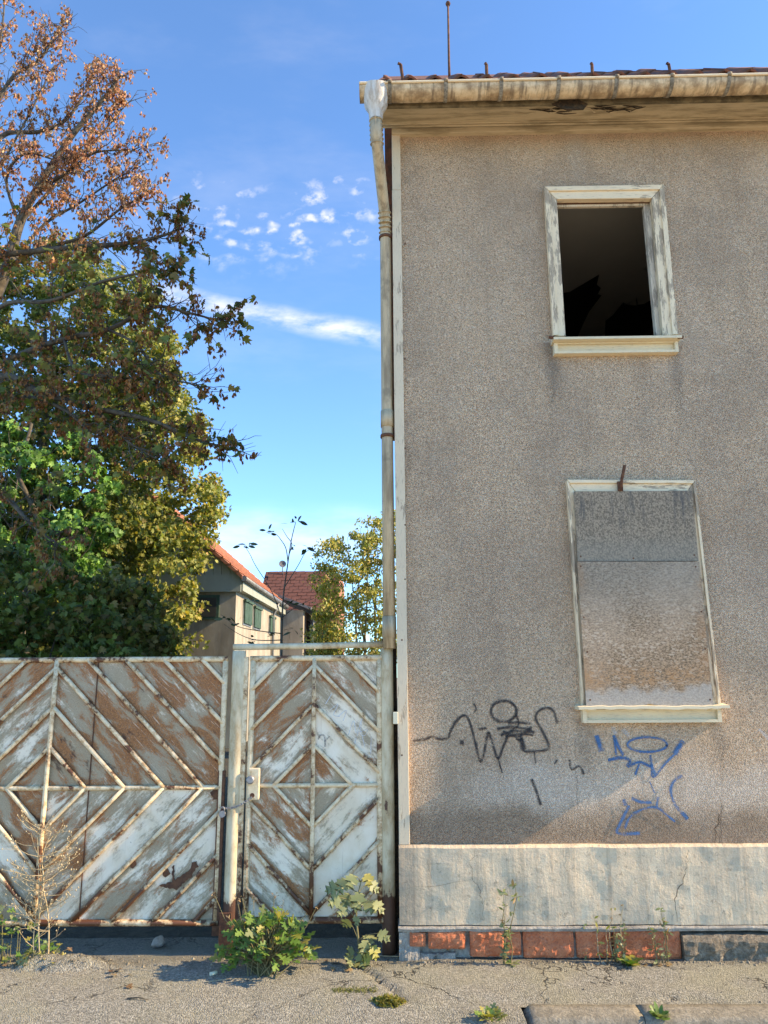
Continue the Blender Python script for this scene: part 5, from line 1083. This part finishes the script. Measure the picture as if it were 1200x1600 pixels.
# maple seedling in front of the pedestrian gate
sb = G(566, 1506); sb.z = -.005; ms = thing('maple_seedling', 'spindly maple seedling with pale lobed leaves before the pedestrian gate', 'seedling', sb); rr = random.Random(14); mb = MB(); ys_ = sb.y
st_ = [P(a, c, ys_)-sb for a, c in ((563, 1500), (560, 1470), (557, 1440), (556, 1415), (560, 1395), (564, 1378))]; mb.tube([(0, 0, -.01)]+st_, [.008, .0075, .007, .006, .005, .004, .003], 7)
for a, c, sz in ((530, 1402, .085), (527, 1385, .085), (540, 1375, .09), (552, 1368, .085), (574, 1366, .075), (578, 1380, .08), (545, 1398, .10), (562, 1396, .105), (572, 1412, .09), (585, 1410, .085), (540, 1418, .07), (545, 1438, .075), (556, 1432, .06), (578, 1462, .085), (592, 1458, .08), (583, 1478, .08), (570, 1470, .08), (566, 1486, .10), (552, 1484, .08), (545, 1496, .08), (580, 1494, .07), (560, 1500, .07), (571, 1505, .06)):
    p = P(a, c, ys_+rr.uniform(-.07, .05))-sb; s0 = min(st_, key=lambda s: abs(s.z-p.z+.05)); mb.tube([s0, s0.lerp(p, .5)+Vector((0, 0, .012)), p], [.003, .0022, .0018], 4, cap=False)
    put_leaf(ms, ('maple', 'pale' if rr.random() < .85 else 'yel'), p, Vector(((p.x-s0.x)*5, -.25, -.45))+rv(rr, .25), Vector((.35, -.8, .6))+rv(rr, .25), sz)
mb.build('stem', M_greenstem, ms)

# dry stalk and herbs at the left of the driveway gate
db = G(62, 1503); db.z = -.005; dr = thing('dry_weed', 'tall dead weed with straw coloured seed heads before the driveway gate', 'weed', db); rr = random.Random(15); mb = MB(); sd_ = MB(); yq = db.y
for main in ([(62, 1503), (60, 1440), (61, 1390), (60, 1350), (58, 1300)], [(60, 1440), (68, 1380), (66, 1340), (80, 1300)], [(75, 1500), (76, 1440), (70, 1400), (64, 1380)], [(55, 1503), (52, 1470), (58, 1420)]):
    w3 = [p-db for p in smooth_line([P(a, c, yq) for a, c in main], 4)]; mb.tube(w3, [.006*(1-.7*i/len(w3)) for i in range(len(w3))], 5)
    for k in range(3, len(w3)):
        for _ in range(2):
            e = w3[k]+Vector((rr.choice((-1, 1))*rr.uniform(.03, .20), rr.gauss(0, .07), rr.uniform(.02, .12))); m_ = w3[k].lerp(e, .5)+Vector((0, 0, -.012)); mb.tube([w3[k], m_, e], [.0024, .0018, .0012], 4, cap=False)
            for q in range(rr.randint(2, 4)):
                e2 = e+Vector((rr.gauss(0, .025), rr.gauss(0, .025), rr.uniform(-.01, .04))); mb.tube([m_.lerp(e, .7), e2], [.0011, .0008], 3, cap=False); c_ = e2; r_ = rr.uniform(.0035, .0065); b = sd_.add([c_+Vector(v)*r_ for v in ((1, 0, 0), (-1, 0, 0), (0, 1, 0), (0, -1, 0), (0, 0, 1.3), (0, 0, -1.3))])
                for f in ((0, 2, 4), (2, 1, 4), (1, 3, 4), (3, 0, 4), (2, 0, 5), (1, 2, 5), (3, 1, 5), (0, 3, 5)): sd_.face([b+i for i in f])
mb.build('stalk', M_drystem, dr); tag(sd_.build('seed_heads', M_drystem, dr), kind='stuff')
hb = G(28, 1505); hb.z = -.005; he = thing('herb_patch', 'low green and yellow herbs at the foot of the tall dead weed', 'weed', hb); rr = random.Random(16); mb = MB()
for k in range(150):
    x = rr.uniform(-.34, .26); h = max(.02, rr.uniform(.02, .32 if x < .02 else .12)*(1-max(0, x)*1.5)); p = Vector((x, rr.uniform(-.10, .14), h)); base = Vector((x*.8, p.y*.6, 0))
    if k % 2: mb.tube([base, base.lerp(p, .5)+Vector((0, 0, .02)), p], [.003, .002, .0015], 4, cap=False)
    put_leaf(he, ('weed' if k % 3 else 'lance', rr.choice(('green', 'green', 'pale', 'yel') if h > .06 else ('yel', 'yel', 'pale', 'dry'))), p, Vector((rr.gauss(0, 1), rr.gauss(-.2, .8), rr.gauss(.2, .4))), Vector((.3, -.3, 1))+rv(rr, .4), rr.uniform(.025, .06))
mb.build('stems', M_greenstem, he)

# weeds along the plinth
def wall_weed(px, py, hs, lab, leafk, seed, nl=14, spread=.03, lsz=(.020, .040)):
    b = G(px, py); b.z = -.008; t = thing('wall_weed', lab, 'weed', b); r = random.Random(seed); mb = MB(); b_ = b
    for h in hs:
        x = r.gauss(0, spread); top = Vector((x+r.gauss(0, .02), .05*min(1, h/.2)*0+r.gauss(0, .008)-.004, h)); q = wig((x*.5, 0, -.005), top, 5, .03, r); mb.tube(q, [.0034, .003, .0027, .0023, .0018, .0012], 4, cap=False)
        for k in range(nl):
            p = q[r.randint(1, 5)]+rv(r, .007); put_leaf(t, ('lance', leafk if r.random() < .75 else 'dry'), p, Vector((r.gauss(0, 1), r.gauss(-.4, .5), r.gauss(.2, .6))), rv(r)+Vector((0, -.5, .6)), r.uniform(*lsz))
    mb.build('stem', M_drystem if leafk in ('yel', 'dry') else M_greenstem, t)
wall_weed(680, 1494, (.24, .30, .34), 'straw yellow weed stems before the broken mortar at the house corner', 'pale', 71, 9, .025)
wall_weed(702, 1495, (.20, .33, .36), 'pale dry weed stems between broken mortar and first large brick', 'yel', 72, 10, .02)
wall_weed(790, 1507, (.20, .30, .40, .44), 'tallest grey green weed standing before the bricks', 'pale', 73, 26, .04, (.022, .045))
wall_weed(916, 1497, (.17, .22), 'single thin grey weed stem at a brick joint', 'pale', 74, 12, .01)
wall_weed(948, 1502, (.24, .32, .30, .18), 'cluster of straw coloured weed stems before the bricks', 'yel', 75, 8, .06)
wall_weed(968, 1503, (.13, .19, .20), 'leafy grey weed beside the dandelion rosette', 'pale', 76, 20, .03, (.022, .042))
wall_weed(1040, 1506, (.22, .30, .17, .20), 'straggling silvery weed where bricks meet the footing', 'pale', 77, 20, .05, (.02, .04))
def rosette(px, py, name, lab, n, sz, keys, seed, up=.5, rad_=.02):
    b = G(px, py); b.z = -.008; t = thing(name, lab, 'weed', b); r = random.Random(seed); mb = MB(); mb.tube([(0, 0, -.004), (0, 0, .014)], [.006, .004], 6); mb.build('root_crown', M_greenstem, t)
    for k in range(n):
        a = 2.4*k; d = Vector((math.cos(a), math.sin(a)*.7-.15, up*r.uniform(.4, 1.4))); put_leaf(t, (r.choice(('lance', 'weed')), r.choice(keys)), Vector((math.cos(a)*rad_*r.random(), math.sin(a)*rad_*r.random(), .004+.012*r.random())), d, Vector((-d.x*.4, -d.y*.4-.2, 1)), r.uniform(*sz))
rosette(985, 1508, 'dandelion', 'small dandelion rosette with yellow leaf before the bricks', 18, (.045, .085), ('green', 'green', 'yel'), 81, .8)
rosette(1030, 1590, 'kerb_weed', 'dark green weed growing in the joint between kerb stones', 30, (.03, .06), ('green', 'green', 'pale'), 82, .9)
rosette(766, 1590, 'kerb_weed', 'yellowing weed tuft at the broken end of the kerb', 60, (.02, .05), ('green', 'yel', 'pale', 'yel'), 83, .8, .06)
rosette(800, 1506, 'pavement_weed', 'tiny green rosette below the tallest wall weed', 9, (.03, .05), ('green', 'pale'), 84, .3)
# moss cushion on the tarmac crack
b = G(606, 1566); b.z = -.006; mo = thing('moss_tuft', 'round yellow green moss cushion on the cracked tarmac', 'moss', b); r = random.Random(91); pts = []; 
for k in range(900):
    a = r.uniform(0, 6.283); q = r.random()**.5; pts.append((.085*q*math.cos(a)*(1+.2*math.sin(3*a)), .05*q*math.sin(a), .030*(1-q*q)))
leaf_cloud('fronds', np.array(pts), np.random.default_rng(3).uniform(.010, .022, 900), palette(900, [(.30, .28, .06), (.20, .22, .05), (.36, .30, .10)], [3, 3, 2], 92), mo, 93, 0, KITE, (0, 0, 1))
b = G(560, 1548); b.z = -.004; mo = thing('moss_strip', 'thin pale moss following the crack beside the moss cushion', 'moss', b); pts = [(r.uniform(-.14, .1), r.gauss(0, .02), r.random()*.012) for k in range(400)]
leaf_cloud('fronds', np.array(pts), np.random.default_rng(4).uniform(.007, .014, 400), palette(400, [(.26, .26, .08), (.20, .22, .07)], [1, 1], 94), mo, 95, 0, KITE, (0, 0, 1))

# ------------------------------------------------------------------ loose things on the ground
b = G(247, 1474); st = bpy.data.objects.new('stone', None); bm = bmesh.new(); bmesh.ops.create_icosphere(bm, subdivisions=3, radius=1)
for v in bm.verts:
    c = v.co.copy(); f = 1+.22*fbm(c.x*1.4+3, c.y*1.4, c.z*1.4, 3); tap = 1-.35*max(0, c.z); v.co = Vector((c.x*.042*tap*f+.012*c.z, c.y*.038*tap*f, c.z*.036*f+.026))
me = bpy.data.meshes.new('stone'); bm.to_mesh(me); bm.free(); st = link('stone', me, M_stone); st.location = (b.x, b.y, -.016); tag(st, 'fist sized grey pink stone lying under the driveway gate', 'stone')
b = G(333, 1524); mb = MB(); mb.tube([(-.016, -.012, .011), (-.004, -.003, .011), (.016, .014, .013)], [.010, .0105, .0115], 10); ct = mb.build('paper_roll', M_ivory); ct.location = (b.x, b.y, -.001); tag(ct, 'small white paper tube lying beside the weed clump', 'litter')
def twig(px0, py0, px1, py1, lab, rr_=.004, hump=.004):
    a, c = G(px0, py0), G(px1, py1); mb = MB(); mb.tube([(0, 0, .002), ((c-a).x*.5, (c-a).y*.5+.01, .004+hump), ((c-a).x, (c-a).y, .003)], [rr_, rr_*.9, rr_*.5], 6); o = mb.build('twig', M_bark if rr_ > .0035 else M_drystem); o.location = (a.x, a.y, pave_z(a.x, a.y)+.002); tag(o, lab, 'twig')
twig(198, 1563, 232, 1565, 'short reddish twig lying alone on the tarmac', .004); twig(585, 1492, 664, 1503, 'long pale twig lying from seedling to the house corner', .003, .01); twig(320, 1536, 400, 1532, 'thin dry stem lying below the weed clump', .0018, .006)
rr = random.Random(33)
for k, (px, py, lab) in enumerate(((190, 1518, 0), (180, 1527, 0), (172, 1521, 0), (200, 1543, 0), (203, 1526, 0), (540, 1512, 1), (528, 1506, 1), (512, 1504, 1), (550, 1516, 1), (520, 1512, 1), (492, 1500, 1), (1020, 1508, 2), (1034, 1510, 2), (1012, 1511, 2), (1048, 1509, 2))):
    b = G(px, py); o = bpy.data.objects.new('fallen_leaf', LM[('maple', 'dry')]); col.objects.link(o); s = rr.uniform(.025, .05); o.scale = (s, s, s*1.6); o.rotation_euler = (rr.uniform(-.3, .3), rr.uniform(-.3, .3), rr.uniform(0, 6.28)); o.location = (b.x, b.y, pave_z(b.x, b.y)+.012)
    tag(o, ('dry brown leaf beside the broken lump of tarmac', 'dry brown leaf at the foot of the maple seedling', 'dry brown leaf below the straggling silvery weed')[lab], 'leaf', ('leaves by the tarmac lump', 'leaves under the seedling', 'leaves by the footing')[lab])

# grit, crumbs and leaf fragments drifted against the wall foot and the gate
r = random.Random(101); mb = MB()
def crumb(x, y, s):
    z = pave_z(x, y); b = mb.add([(x+s*a*r.uniform(.6, 1.2), y+s*c*r.uniform(.6, 1.2), z+s*d) for a, c, d in ((1, 0, .1), (0, 1, .1), (-1, 0, .1), (0, -1, .1), (.1, 0, .8), (0, 0, -.5))])
    for f in ((0, 1, 4), (1, 2, 4), (2, 3, 4), (3, 0, 4), (1, 0, 5), (2, 1, 5), (3, 2, 5), (0, 3, 5)): mb.face([b+i for i in f])
for k in range(1500):
    t = r.random()
    if t < .45: x, y = r.uniform(0, 3.0), -.085-abs(r.gauss(0, .03))
    elif t < .7: x, y = r.uniform(-3.0, -.1), -.02-abs(r.gauss(0, .09))
    elif t < .85: x, y = r.gauss(-2.0, .22), r.gauss(-.14, .08)
    else: x, y = r.uniform(-3, 3), r.uniform(-.68, -.05)
    crumb(x, y, abs(r.gauss(0, .0045))+.0016)
gr_ = mb.build('grit', m_flat('grit', (.10, .08, .055), (.34, .29, .21), 9)); tag(gr_, 'loose grit and crumbs along the wall foot and gate', 'grit', kind='stuff')
